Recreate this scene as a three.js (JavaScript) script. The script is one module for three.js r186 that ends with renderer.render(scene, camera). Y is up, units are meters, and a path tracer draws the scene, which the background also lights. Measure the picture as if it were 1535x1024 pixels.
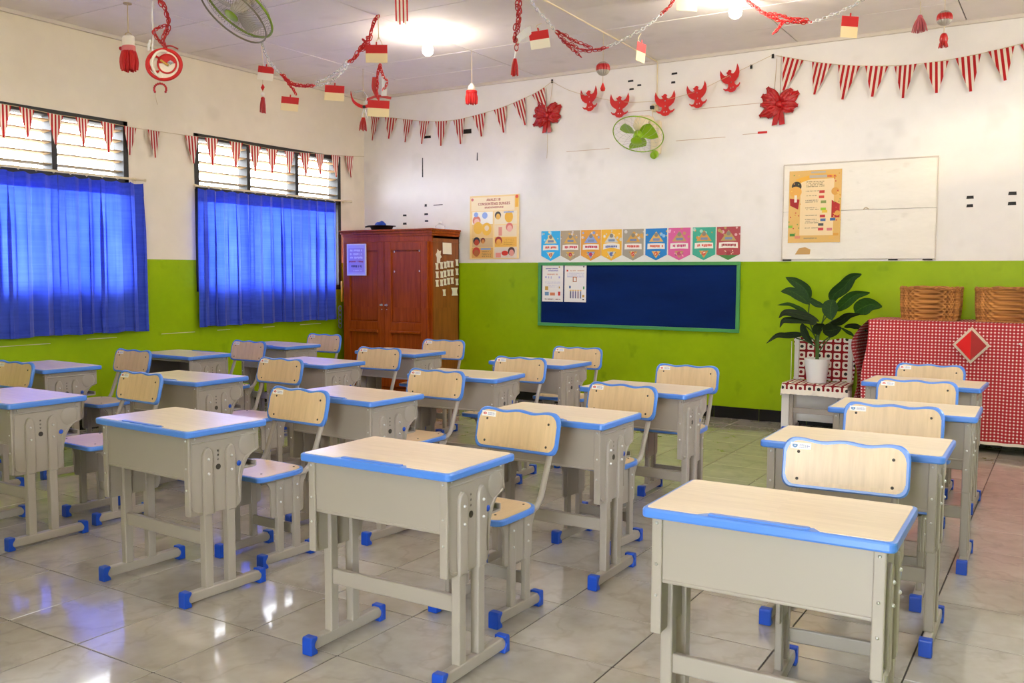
import * as THREE from 'three';
import { RoundedBoxGeometry } from 'three/addons/geometries/RoundedBoxGeometry.js';
import { mergeGeometries, toCreasedNormals } from 'three/addons/utils/BufferGeometryUtils.js';

// ---------------------------------------------------------------- camera, sky, lamps, exposure
const scene = new THREE.Scene();
const EYE = 1.2439;
const camera = new THREE.PerspectiveCamera(41.248, 1535 / 1024, 0.05, 200);
camera.position.set(0, EYE, 0);
camera.rotation.order = 'YXZ';
camera.rotation.set(-0.0736, 0.5527, 0.004);
scene.add(camera);

scene.background = new THREE.Color(0.9, 0.96, 1.04);        // bright overcast sky
scene.backgroundIntensity = 21;
const sun = new THREE.DirectionalLight('#ffd9a0', 1.5);           // low sun, only grazing in through the high louvres of the right wall
sun.position.set(7.5, 1.05, 6.5); sun.castShadow = true; sun.shadow.radius = 7; sun.shadow.mapSize.set(2048, 2048);
Object.assign(sun.shadow.camera, { left: -12, right: 12, top: 8, bottom: -8, near: 0.1, far: 40 });
scene.add(sun, sun.target);
const BULB = 1.6;      // strength of each ceiling bulb
const EXPOSURE = 1.12;

const renderer = new THREE.WebGLRenderer({ antialias: true });
renderer.toneMapping = THREE.LinearToneMapping;
renderer.toneMappingExposure = EXPOSURE;
renderer.shadowMap.enabled = true;

// ---------------------------------------------------------------- helpers
function rng(seed) { let s = seed >>> 0; return () => { s = (s + 0x6d2b79f5) | 0; let t = Math.imul(s ^ (s >>> 15), 1 | s); t = (t + Math.imul(t ^ (t >>> 7), 61 | t)) ^ t; return ((t ^ (t >>> 14)) >>> 0) / 4294967296; }; }
const R = rng(7), rr = (a, b) => a + (b - a) * R();
const V = (x, y, z) => new THREE.Vector3(x, y, z);
const used = new Map();
function numbered(name) { const n = used.get(name) ?? 0; used.set(name, n + 1); return n ? name + '_' + String(n).padStart(3, '0') : name; }
function tag(o, label, category, group) { o.userData = { label, category }; if (group) o.userData.group = group; return o; }
function thing(name, label, category, pos = [0, 0, 0], turn = 0, group) {
  const o = new THREE.Group(); o.name = numbered(name); o.position.set(...pos); o.rotation.y = turn; scene.add(o);
  return tag(o, label, category, group);
}
function part(name, geo, mat, parent, pos) {
  const m = new THREE.Mesh(geo, mat); m.name = name; m.castShadow = m.receiveShadow = true; if (pos) m.position.set(...pos);
  parent.add(m); return m;
}
function solo(name, geo, mat, label, category, group, pos, turn = 0) { const m = part(numbered(name), geo, mat, scene, pos); m.rotation.y = turn; return tag(m, label, category, group); }
function structure(name) { const g = new THREE.Group(); g.name = name; g.userData.kind = 'structure'; scene.add(g); return g; }
const flat = (g) => { const n = g.index ? g.toNonIndexed() : g; for (const k of Object.keys(n.attributes)) if (!['position', 'normal', 'uv'].includes(k)) n.deleteAttribute(k); return n; };
const merge = (list) => mergeGeometries(list.map(flat));
const box = (w, h, d, x = 0, y = 0, z = 0, r = 0) => (r ? new RoundedBoxGeometry(w, h, d, 2, r) : new THREE.BoxGeometry(w, h, d)).translate(x, y, z);
const span = (x0, x1, y0, y1, z0, z1, r = 0) => box(x1 - x0, y1 - y0, z1 - z0, (x0 + x1) / 2, (y0 + y1) / 2, (z0 + z1) / 2, r);
const ball = (r, x, y, z, a = 10, b = 8) => new THREE.SphereGeometry(r, a, b).translate(x, y, z);
const curve = (pts, closed = false) => new THREE.CatmullRomCurve3(pts.map((p) => V(...p)), closed, 'centripetal');
const tube = (pts, r, seg = 12, rad = 6, closed = false) => new THREE.TubeGeometry(curve(pts, closed), seg, r, rad, closed);
const rod = (a, b, r, rad = 6) => new THREE.TubeGeometry(new THREE.LineCurve3(V(...a), V(...b)), 1, r, rad);
const shapeOf = (pts) => new THREE.Shape(pts.map((p) => new THREE.Vector2(p[0], p[1])));
const ext = (shape, depth, bevel = 0, seg = 6) => new THREE.ExtrudeGeometry(shape, { depth, curveSegments: seg, bevelEnabled: bevel > 0, bevelThickness: bevel, bevelSize: bevel, bevelOffset: -bevel, bevelSegments: 2 });
const lathe = (pts, n = 20) => new THREE.LatheGeometry(pts.map((p) => new THREE.Vector2(p[0], p[1])), n);
function uvMetres(g0, s = 1, du = 0, dv = 0) {                // uv in metres from the face's dominant direction
  const g = flat(g0), p = g.attributes.position, uv = new Float32Array(p.count * 2), a = V(), b = V(), c = V(), n = V();
  for (let i = 0; i < p.count; i += 3) {
    a.fromBufferAttribute(p, i); b.fromBufferAttribute(p, i + 1); c.fromBufferAttribute(p, i + 2);
    n.copy(b).sub(a).cross(c.clone().sub(a)); const X = Math.abs(n.x), Y = Math.abs(n.y), Z = Math.abs(n.z);
    [a, b, c].forEach((v, k) => { const q = Y >= X && Y >= Z ? [v.x, v.z] : X >= Z ? [v.z, v.y] : [v.x, v.y]; uv[(i + k) * 2] = q[0] * s + du; uv[(i + k) * 2 + 1] = q[1] * s + dv; });
  }
  g.setAttribute('uv', new THREE.BufferAttribute(uv, 2)); return g;
}
function rounded(x0, y0, x1, y1, r) {
  const s = new THREE.Shape(); s.moveTo(x0 + r, y0); s.lineTo(x1 - r, y0); s.quadraticCurveTo(x1, y0, x1, y0 + r); s.lineTo(x1, y1 - r); s.quadraticCurveTo(x1, y1, x1 - r, y1);
  s.lineTo(x0 + r, y1); s.quadraticCurveTo(x0, y1, x0, y1 - r); s.lineTo(x0, y0 + r); s.quadraticCurveTo(x0, y0, x0 + r, y0); return s;
}
function grid(nu, nv, f) {                                     // surface from f(u, v) -> [x, y, z]
  const pos = [], uv = [], idx = [];
  for (let j = 0; j <= nv; j++) for (let i = 0; i <= nu; i++) { pos.push(...f(i / nu, j / nv)); uv.push(i / nu, j / nv); }
  for (let j = 0; j < nv; j++) for (let i = 0; i < nu; i++) { const a = j * (nu + 1) + i, b = a + 1, c = a + nu + 1, d = c + 1; idx.push(a, b, d, a, d, c); }
  const g = new THREE.BufferGeometry(); g.setAttribute('position', new THREE.Float32BufferAttribute(pos, 3)); g.setAttribute('uv', new THREE.Float32BufferAttribute(uv, 2)); g.setIndex(idx); g.computeVertexNormals(); return g;
}
function sheetSolid(nu, nv, f, t) {                            // the same surface given a thickness
  const g = grid(nu, nv, f), p = g.attributes.position, n = g.attributes.normal, at = (u, v, s) => { const i = Math.round(v * nv) * (nu + 1) + Math.round(u * nu); return [p.getX(i) + n.getX(i) * t * s, p.getY(i) + n.getY(i) * t * s, p.getZ(i) + n.getZ(i) * t * s]; };
  const rim = [];
  for (let i = 0; i < nu; i++) rim.push([[i / nu, 0], [(i + 1) / nu, 0]]);
  for (let j = 0; j < nv; j++) rim.push([[1, j / nv], [1, (j + 1) / nv]]);
  for (let i = nu; i > 0; i--) rim.push([[i / nu, 1], [(i - 1) / nu, 1]]);
  for (let j = nv; j > 0; j--) rim.push([[0, j / nv], [0, (j - 1) / nv]]);
  const pos = [], uv = [];
  for (const [a, b] of rim) { const q = [at(...a, -0.5), at(...b, -0.5), at(...b, 0.5), at(...a, 0.5)]; for (const k of [0, 1, 2, 0, 2, 3]) { pos.push(...q[k]); uv.push(...(k === 0 || k === 3 ? a : b)); } }
  const e = new THREE.BufferGeometry(); e.setAttribute('position', new THREE.Float32BufferAttribute(pos, 3)); e.setAttribute('uv', new THREE.Float32BufferAttribute(uv, 2)); e.computeVertexNormals();
  const front = grid(nu, nv, (u, v) => at(u, v, 0.5)), back = grid(nu, nv, (u, v) => at(1 - u, v, -0.5)), bu = back.attributes.uv; for (let i = 0; i < bu.count; i++) bu.setX(i, 1 - bu.getX(i));
  return merge([front, back, e]);
}
// a flat panel whose top and bottom edges follow yTop(x) / yBot(x), bowed by bow*x^2, with softened rim
function panel(w, yTop, yBot, t, bow, inset = 0.004, nu = 30) {
  const layers = [[-t / 2, inset], [-t / 5, 0], [t / 5, 0], [t / 2, inset]];
  const col = (u, d) => { const h = w / 2, x = (h - d) * Math.sin((u - 0.5) * Math.PI), xo = h * Math.sin((u - 0.5) * Math.PI); return [x, yTop(xo) - d, yBot(xo) + d]; };
  const z = (x, z0) => z0 + bow * x * x, G = [];
  const face = (L, flip) => grid(nu, 2, (u, v) => { const [x, a, b] = col(flip ? 1 - u : u, L[1]); return [x, b + (a - b) * v, z(x, L[0])]; });
  G.push(face(layers[3], false), face(layers[0], true));
  for (let k = 0; k < 3; k++) {
    const A = layers[k], B = layers[k + 1];
    G.push(grid(nu, 1, (u, v) => { const L = v ? A : B, [x, a] = col(u, L[1]); return [x, a, z(x, L[0])]; }));
    G.push(grid(nu, 1, (u, v) => { const L = v ? B : A, [x, , b] = col(u, L[1]); return [x, b, z(x, L[0])]; }));
    for (const u of [0, 1]) G.push(grid(1, 1, (s, v) => { const L = (s ? (u ? A : B) : (u ? B : A)), [x, a, b] = col(u, L[1]); return [x, v ? a : b, z(x, L[0])]; }));
  }
  return toCreasedNormals(merge(G), 0.7);
}
function ribbon(pts, width, side, t = 0.0015, n = 16) {         // a strip of ribbon along a curve, side = direction of its width
  const c = curve(pts), s = V(...side).normalize().multiplyScalar(width / 2);
  return sheetSolid(n, 1, (u, v) => { const p = c.getPoint(u); p.addScaledVector(s, v * 2 - 1); return p.toArray(); }, t);
}

// ---------------------------------------------------------------- computed textures
function hash(x, y, s) { let h = Math.imul(x, 374761393) ^ Math.imul(y, 668265263) ^ Math.imul(s, 2147483647); h = Math.imul(h ^ (h >>> 13), 1274126177); return ((h ^ (h >>> 16)) >>> 0) / 4294967296; }
function vnoise(x, y, per, s) { const xi = Math.floor(x), yi = Math.floor(y), fx = x - xi, fy = y - yi, m = (a) => ((a % per) + per) % per, u = fx * fx * (3 - 2 * fx), v = fy * fy * (3 - 2 * fy);
  const a = hash(m(xi), m(yi), s), b = hash(m(xi + 1), m(yi), s), c = hash(m(xi), m(yi + 1), s), d = hash(m(xi + 1), m(yi + 1), s); return a + (b - a) * u + (c - a) * v + (a - b - c + d) * u * v; }
const fbm = (u, v, f, oct, s) => { let t = 0, a = 0.5, n = 0; for (let i = 0; i < oct; i++) { t += a * vnoise(u * f, v * f, f, s + i); n += a; a *= 0.55; f *= 2; } return t / n; };
function tex(w, h, f, srgb = true) {
  const d = new Uint8Array(w * h * 4); for (let y = 0; y < h; y++) for (let x = 0; x < w; x++) { const c = f(x / w, y / h), o = (y * w + x) * 4; d[o] = Math.max(0, Math.min(255, c[0])); d[o + 1] = Math.max(0, Math.min(255, c[1])); d[o + 2] = Math.max(0, Math.min(255, c[2])); d[o + 3] = 255; }
  const t = new THREE.DataTexture(d, w, h, THREE.RGBAFormat); t.wrapS = t.wrapT = THREE.RepeatWrapping; t.magFilter = t.minFilter = THREE.LinearFilter; if (srgb) t.colorSpace = THREE.SRGBColorSpace; t.needsUpdate = true; return t;
}
function paint(w, h, draw) { const c = document.createElement('canvas'); c.width = w; c.height = h; draw(c.getContext('2d'), w, h); const t = new THREE.CanvasTexture(c); t.colorSpace = THREE.SRGBColorSpace; t.wrapS = t.wrapT = THREE.RepeatWrapping; return t; }
const std = (o) => new THREE.MeshStandardMaterial(o), phy = (o) => new THREE.MeshPhysicalMaterial(o);
const plasterTex = (r, g, b, s) => tex(512, 512, (u, v) => { const n = fbm(u, v, 4, 5, s) - 0.5, m = fbm(u, v, 32, 2, s + 9) - 0.5, k = Math.max(0, fbm(u, v, 10, 3, s + 31) - 0.72) * 60; const d = n * 12 + m * 4 - k; return [r + d, g + d * 1.02, b + d * 1.1]; });
const bumpTex = tex(256, 256, (u, v) => { const d = 255 * (0.6 * fbm(u, v, 8, 4, 5) + 0.4 * fbm(u, v, 64, 2, 8)); return [d, d, d]; }, false);
const M = {};
M.plaster = std({ map: plasterTex(240, 236, 231, 3), roughness: 0.85, bumpMap: bumpTex, bumpScale: 0.002 });
M.cream = std({ map: plasterTex(236, 224, 203, 17), roughness: 0.85, bumpMap: bumpTex, bumpScale: 0.002 });
M.green = phy({ specularIntensity: 0.4, map: tex(512, 512, (u, v) => { const n = fbm(u, v, 5, 5, 41) - 0.5, m = fbm(u, v, 48, 2, 47) - 0.5, k = Math.max(0, fbm(u, v, 16, 3, 71) - 0.74) * 120; return [150 + n * 26 + m * 6 - k, 181 + n * 22 + m * 6 - k, 4 + n * 6]; }), roughness: 0.42, bumpMap: bumpTex, bumpScale: 0.0015 });
M.ceiling = std({ map: plasterTex(245, 237, 232, 23), roughness: 0.9 });
M.ceilingGap = std({ color: '#4a4038', roughness: 1 });
M.trimWhite = std({ color: '#d9cfc2', roughness: 0.6 });
M.blackTile = std({ color: '#0b0b0c', roughness: 0.25 });
M.crack = std({ color: '#d8cbb0', roughness: 0.9 });
M.crackDark = std({ color: '#c3a58c', roughness: 0.9 });
M.grout = std({ color: '#3a332c', roughness: 0.95 });
const marble = (s) => tex(512, 512, (u, v) => { const w = fbm(u, v, 4, 5, s) - 0.5, k = Math.abs(fbm(u + w * 0.2, v, 6, 5, s + 11) - 0.5), vein = Math.max(0, 1 - k * 18) * 9, n = fbm(u, v, 24, 3, s + 5) - 0.5; const d = w * 34 + n * 14 - vein; return [172 + d, 164 + d, 152 + d * 0.97]; });
M.tiles = [51, 87].map((s) => phy({ map: marble(s), roughness: 0.22, clearcoat: 0.6, clearcoatRoughness: 0.06 }));
const beech = tex(512, 512, (u, v) => { const p = hash(Math.floor(u * 10), 3, 5) - 0.5, g = fbm(u * 1, v * 0.08 + 0, 64, 3, 3) - 0.5, f = fbm(u, v * 0.12, 128, 2, 9) - 0.5, d = p * 10 + g * 14 + f * 8; return [232 + d, 212 + d * 1.05, 182 + d * 1.1]; });
M.beech = phy({ map: beech, color: '#f6e8d0', roughness: 0.32, clearcoat: 0.15, clearcoatRoughness: 0.3 });
const beechX = beech.clone(); beechX.rotation = Math.PI / 2;
M.beechTop = phy({ map: beechX, roughness: 0.28, clearcoat: 0.2, clearcoatRoughness: 0.25 });
M.blueEdge = phy({ color: '#4f86de', roughness: 0.3, clearcoat: 0.3, clearcoatRoughness: 0.2 });
M.blueCap = std({ color: '#0a45b4', roughness: 0.4 });
M.metal = phy({ color: '#a1978b', roughness: 0.38, clearcoat: 0.1, clearcoatRoughness: 0.3 });
M.screw = std({ color: '#d8d8d6', metalness: 0.9, roughness: 0.3 });
M.darkScrew = std({ color: '#4a443e', metalness: 0.6, roughness: 0.4 });
M.black = std({ color: '#141416', roughness: 0.6 });
M.frame = std({ color: '#2b2a28', roughness: 0.6 });
M.slat = std({ color: '#b9a07c', roughness: 0.7 });
M.glass = phy({ color: '#ffffff', transmission: 1, thickness: 0, roughness: 0.02, ior: 1.5 });
M.cream2 = std({ color: '#e6d6b4', roughness: 0.5 });
M.redPaper = std({ color: '#c81414', roughness: 0.6 });
M.redShine = phy({ color: '#b00a0e', roughness: 0.35, clearcoat: 0.3 });
M.whitePaper = std({ color: '#f3ead8', roughness: 0.7 });
M.creamPaper = std({ color: '#f0d9a8', roughness: 0.7 });
M.clear = phy({ color: '#f4f4f4', roughness: 0.25, transmission: 0.55, thickness: 0 });
M.string = std({ color: '#c9b48c', roughness: 0.8 });
M.whitePlastic = phy({ color: '#ecebe6', roughness: 0.35, clearcoat: 0.2 });
M.limeFan = std({ color: '#8fb81e', roughness: 0.35 });

// ---------------------------------------------------------------- room shell
const XL = -6.66, XR = 1.1, ZB = -7.7, ZF = 1.5, H = 3.15, GREEN = 1.362, T = 0.16;
function rects(u0, u1, v0, v1, holes) {                         // the part of a wall rectangle that the openings leave
  const us = [...new Set([u0, u1, ...holes.flatMap((h) => [h[0], h[1]])])].filter((u) => u >= u0 && u <= u1).sort((a, b) => a - b), vs = [...new Set([v0, v1, ...holes.flatMap((h) => [h[2], h[3]])])].filter((v) => v >= v0 && v <= v1).sort((a, b) => a - b), out = [];
  for (let i = 0; i + 1 < us.length; i++) { let run = null; for (let j = 0; j + 1 < vs.length; j++) { const a = us[i], b = us[i + 1], c = vs[j], d = vs[j + 1], um = (a + b) / 2, vm = (c + d) / 2;
    if (holes.some((h) => um > h[0] && um < h[1] && vm > h[2] && vm < h[3])) { run = null; continue; } if (run) run[3] = d; else out.push(run = [a, b, c, d]); } }
  return out;
}
function wall(name, along, at, out, u0, u1, holes, upper) {
  const g = structure(name), mk = (v0, v1) => merge(rects(u0, u1, v0, v1, holes).map(([a, b, c, d]) => along === 'z' ? span(Math.min(at, at + out), Math.max(at, at + out), c, d, a, b) : span(a, b, c, d, Math.min(at, at + out), Math.max(at, at + out))));
  part('upper_plaster', uvMetres(mk(GREEN, H + 0.2), 1 / 2.7), upper, g);
  part('green_dado', uvMetres(mk(-0.1, GREEN), 1 / 2.3), M.green, g);
  return g;
}
const WIN2 = [-7.31, -5.43, 1.08, 2.48], WIN1 = [-4.765, -2.87, 1.08, 2.48];
const wl = wall('wall_left', 'z', XL, -T, ZB - T, ZF + T, [WIN1, WIN2], M.cream);
const wb = wall('wall_back', 'x', ZB, -T, XL, XR, [], M.plaster);
const wr = wall('wall_right', 'z', XR, T, ZB - T, ZF + T, [[-6.85, -5.65, 2.2, 2.76], [-4.6, -3.1, 1.75, 2.48]], M.plaster);
const wf = wall('wall_front', 'x', ZF, T, XL, XR, [[-1.1, 0.15, 0, 2.1]], M.plaster);
// paint seam along the green dado under the windows, a few old hairlines on the back wall
for (const [a, b, y] of [[-4.05, -3.2, 0.7], [-4.62, -4.35, 0.715], [-5.4, -5.05, 0.72], [-5.8, -5.65, 0.722], [-6.35, -6.2, 0.724], [-7.0, -6.7, 0.726]]) part('paint_seam', span(XL - 0.002, XL + 0.0015, y, y + 0.005, a, b), M.crack, wl);
for (const [a, b, y] of [[-4.15, -3.7, 2.408], [-3.05, -2.6, 2.43], [-2.45, -2.3, 2.44], [-3.6, -3.2, 2.72], [-2.9, -2.3, 2.69]]) part('hairline_crack', span(a, b, y, y + 0.004, ZB - 0.002, ZB + 0.001), M.crackDark, wb);
part('red_tape', span(-2.32, -2.24, 2.437, 2.455, ZB - 0.001, ZB + 0.002), M.redPaper, wb);

// floor tiles: each one that shows, the rest joined
const floor = structure('floor');
part('grout_bed', span(XL - T, XR + T, -0.12, -0.003, ZB - T, ZF + T), M.grout, floor);
{
  const P = 0.4, G = 0.005, X0 = -1.9968, Z0 = -2.1562, list = [], v = V();
  camera.updateMatrixWorld(); camera.updateProjectionMatrix();
  const variants = []; for (let k = 0; k < 6; k++) variants.push(uvMetres(ext(rounded(-P / 2 + G / 2, -P / 2 + G / 2, P / 2 - G / 2, P / 2 - G / 2, 0.002), 0.006, 0.0015, 1).rotateX(-Math.PI / 2).translate(0, -0.0075, 0), 0.9, k * 0.37, k * 0.61));
  for (let i = -12; i < 9; i++) for (let j = -10; j < 15; j++) {
    const x0 = X0 + i * P, z1 = Z0 - j * P, a = Math.max(x0, XL), b = Math.min(x0 + P, XR), c = Math.max(z1 - P, ZB), d = Math.min(z1, ZF);
    if (b - a < 0.02 || d - c < 0.02) continue;
    v.set((a + b) / 2, 0, (c + d) / 2).project(camera);
    const vis = v.z < 1 && Math.abs(v.x) < 1.12 && v.y > -1.25 && v.y < 1;
    list.push({ a, b, c, d, full: b - a > P - 1e-3 && d - c > P - 1e-3, vis, far: Math.hypot((a + b) / 2, (c + d) / 2) });
  }
  list.sort((p, q) => (q.vis - p.vis) || p.far - q.far);
  const rest = [];
  list.forEach((t, n) => {
    const k = Math.floor(R() * 6), geo = t.full ? variants[k] : null;
    const own = t.full ? null : uvMetres(ext(rounded(t.a + G / 2, -t.d + G / 2, t.b - G / 2, -t.c - G / 2, 0.002), 0.006, 0.0015, 1).rotateX(-Math.PI / 2).translate(0, -0.0075, 0), 0.9);
    const cx = (t.a + t.b) / 2, cz = (t.c + t.d) / 2, turn = Math.floor(R() * 4) * Math.PI / 2;
    if (n < 285 && t.vis) { const m = part('floor_tile', geo ?? own, M.tiles[n % 2], floor); if (geo) { m.position.set(cx, 0, cz); m.rotation.y = turn; } }
    else rest.push(geo ? geo.clone().rotateY(turn).translate(cx, 0, cz) : own);
  });
  if (rest.length) part('floor_tiles_beyond', merge(rest), M.tiles[0], floor).userData.kind = 'stuff';
}
// ceiling boards with narrow open joints
const ceil = structure('ceiling');
part('ceiling_slab', span(XL - T, XR + T, H + 0.012, H + 0.2, ZB - T, ZF + T), M.ceilingGap, ceil);
{
  const xs = [XL, -5.76, -4.47, -3.22, -2.0, -0.76, 0.48, XR], zs = [ZB]; for (let z = -7.14; z < ZF; z += 0.595) zs.push(z); zs.push(ZF);
  for (let i = 0; i + 1 < xs.length; i++) for (let j = 0; j + 1 < zs.length; j++) { const s = (R() - 0.5) * 0.004; part('ceiling_board', uvMetres(span(xs[i] + 0.004, xs[i + 1] - 0.004, H + s, H + 0.012 + s, zs[j] + 0.003, zs[j + 1] - 0.003, 0.0018), 0.37, i * 0.3, j * 0.17), M.ceiling, ceil); }
}
const trim = (n, g) => { const m = part('trim_' + n, g, M.trimWhite, scene); m.userData.kind = 'structure'; };
trim(1, span(XL, XL + 0.022, H - 0.028, H + 0.004, ZB, ZF, 0.004)); trim(2, span(XL, XR, H - 0.028, H + 0.004, ZB, ZB + 0.022, 0.004));
const bb = structure('baseboard_back'), bl = structure('baseboard_left');
for (let x = XL + 0.01, k = 0; x < XR; x += 0.4, k++) part('baseboard_tile', span(x + 0.0015, Math.min(x + 0.4, XR) - 0.0015, 0, 0.1, ZB, ZB + 0.01, 0.002), M.blackTile, bb);
for (let z = ZB + 0.012; z < -1.5; z += 0.4) part('baseboard_tile', span(XL, XL + 0.01, 0, 0.1, z + 0.0015, z + 0.3985, 0.002), M.blackTile, bl);
const ground = part('ground', span(-40, 40, -0.5, -0.15, -40, 40), std({ color: '#9c958a', roughness: 0.95 }), scene); ground.userData.kind = 'structure';

// windows in the left wall: frame, mullions, fixed louvre slats above, glazed sashes below
function windowUnit(n, [z0, z1, y0, y1]) {
  const g = structure('window_' + n), x0 = XL - 0.125, x1 = XL + 0.012, w = (z1 - z0) / 3, yt = 2.0;
  part('window_frame', merge([span(x0, x1, y0, y1, z0, z0 + 0.045, 0.004), span(x0, x1, y0, y1, z1 - 0.045, z1, 0.004), span(x0, x1, y1 - 0.045, y1, z0, z1, 0.004), span(x0, x1, y0, y0 + 0.05, z0, z1, 0.004), span(x0, x1, yt - 0.03, yt + 0.03, z0, z1, 0.004)]), M.frame, g);
  for (const k of [1, 2]) part('mullion', span(x0, x1 - 0.01, y0, y1, z0 + w * k - 0.022, z0 + w * k + 0.022, 0.003), M.frame, g);
  for (let k = 0; k < 3; k++) {
    const a = z0 + w * k + (k ? 0.022 : 0.045), b = z0 + w * (k + 1) - (k < 2 ? 0.022 : 0.045);
    for (let s = 0; s < 5; s++) part('louvre_slat', box(0.09, 0.011, b - a, 0, 0, 0, 0.003).rotateZ(0.05), M.slat, g, [XL - 0.055, yt + 0.07 + s * 0.083, (a + b) / 2]);
    const f = 0.035, X0 = XL - 0.08, X1 = XL - 0.05; const sash = part('sash', merge([span(X0, X1, y0 + 0.05, yt - 0.03, a, a + f), span(X0, X1, y0 + 0.05, yt - 0.03, b - f, b), span(X0, X1, y0 + 0.05, y0 + 0.05 + f, a, b), span(X0, X1, yt - 0.03 - f, yt - 0.03, a, b)]), M.frame, g);
    part('pane', span(XL - 0.067, XL - 0.063, y0 + 0.05 + f, yt - 0.03 - f, a + f, b - f), M.glass, sash);
  }
}
windowUnit(1, WIN1); windowUnit(2, WIN2);
{ // louvred opening high in the right wall, and the neighbouring white building outside it
  const g = structure('window_3'); part('window_frame', merge([span(XR - 0.01, XR + 0.12, 2.2, 2.24, -6.85, -5.65), span(XR - 0.01, XR + 0.12, 2.72, 2.76, -6.85, -5.65), span(XR - 0.01, XR + 0.12, 2.24, 2.72, -6.85, -6.81), span(XR - 0.01, XR + 0.12, 2.24, 2.72, -5.69, -5.65)]), M.frame, g);
  for (let k = 0; k < 5; k++) part('louvre_slat', box(0.09, 0.011, 1.12, 0, 0, 0, 0.003).rotateZ(-0.1), M.slat, g, [XR + 0.055, 2.3 + k * 0.092, -6.25]);
  const b = structure('neighbour_building'); part('outer_wall', uvMetres(span(6, 6.3, -0.15, 4, -0.9, 14), 1 / 3), M.plaster, b); part('roof_edge', span(5.6, 7, 4, 4.15, -1.1, 14.2), M.slat, b);
}

// ---------------------------------------------------------------- school desk
const DESK_W = 0.5974, DESK_D = 0.3796, DESK_TOP = 0.6647;
function footCap(dir) {                                        // blue end cap in profile z/y, scooped on its inner side
  const s = new THREE.Shape(); s.moveTo(0, 0.002); s.lineTo(0.03, 0.002); s.quadraticCurveTo(0.034, 0.012, 0.022, 0.022); s.quadraticCurveTo(0.014, 0.032, 0.024, 0.044); s.quadraticCurveTo(0.034, 0.054, 0.028, 0.06); s.lineTo(0.006, 0.06); s.quadraticCurveTo(0, 0.058, 0, 0.05); s.lineTo(0, 0.002);
  const g = ext(s, 0.036, 0.003, 5).translate(0, 0, -0.018).rotateY(dir > 0 ? Math.PI / 2 : -Math.PI / 2);   // local x of the profile runs inwards
  return g;
}
const capFront = footCap(1), capRear = footCap(-1);
const footBar = (l) => merge([box(0.03, 0.04, l, 0, 0.034, 0, 0.006)]);
function sidePanelGeo(sx) {
  const s = new THREE.Shape(); s.moveTo(0.165, 0.64); s.lineTo(-0.165, 0.64); s.lineTo(-0.165, 0.548); s.bezierCurveTo(-0.10, 0.535, -0.075, 0.47, -0.076, 0.375); s.quadraticCurveTo(-0.076, 0.335, -0.05, 0.335); s.lineTo(0.14, 0.335); s.quadraticCurveTo(0.165, 0.335, 0.165, 0.36); s.lineTo(0.165, 0.64);
  const plate = ext(s, 0.008, 0.0025, 8).rotateY(-Math.PI / 2).translate(sx * 0.262 + 0.004, 0, 0);
  const parts = [plate];
  const o = sx * 0.268;
  const c = new THREE.Shape(); c.moveTo(-0.022, 0.332); c.lineTo(0.022, 0.332); c.lineTo(0.022, 0.55); c.quadraticCurveTo(0.02, 0.585, 0, 0.59); c.quadraticCurveTo(-0.02, 0.585, -0.022, 0.55); c.lineTo(-0.022, 0.332);
  for (const z of [0.083, -0.022]) parts.push(ext(c, 0.014, 0.005, 6).rotateY(-Math.PI / 2).translate(o + 0.007, 0, z));
  const rim = new THREE.Shape(); rim.absellipse(0, 0, 0.042, 0.045, 0, Math.PI * 2);
  parts.push(new THREE.SphereGeometry(0.045, 14, 8).scale(0.16, 1, 0.95).translate(o, 0.575, -0.108));
  parts.push(tube([[o, 0.37, -0.066], [o, 0.45, -0.066], [o, 0.51, -0.085], [o, 0.535, -0.115], [o, 0.548, -0.152]], 0.005, 14, 6));
  parts.push(tube([[o, 0.62, 0.153], [o, 0.37, 0.153], [o, 0.35, 0.138], [o, 0.345, 0.11]], 0.005, 14, 6));
  parts.push(tube([[o, 0.612, 0.15], [o, 0.612, -0.15]], 0.004, 2, 6));
  parts.push(span(sx * 0.262 - 0.014, sx * 0.262 + 0.014, 0.34, 0.64, 0.158, 0.169, 0.004));
  return merge(parts);
}
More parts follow.
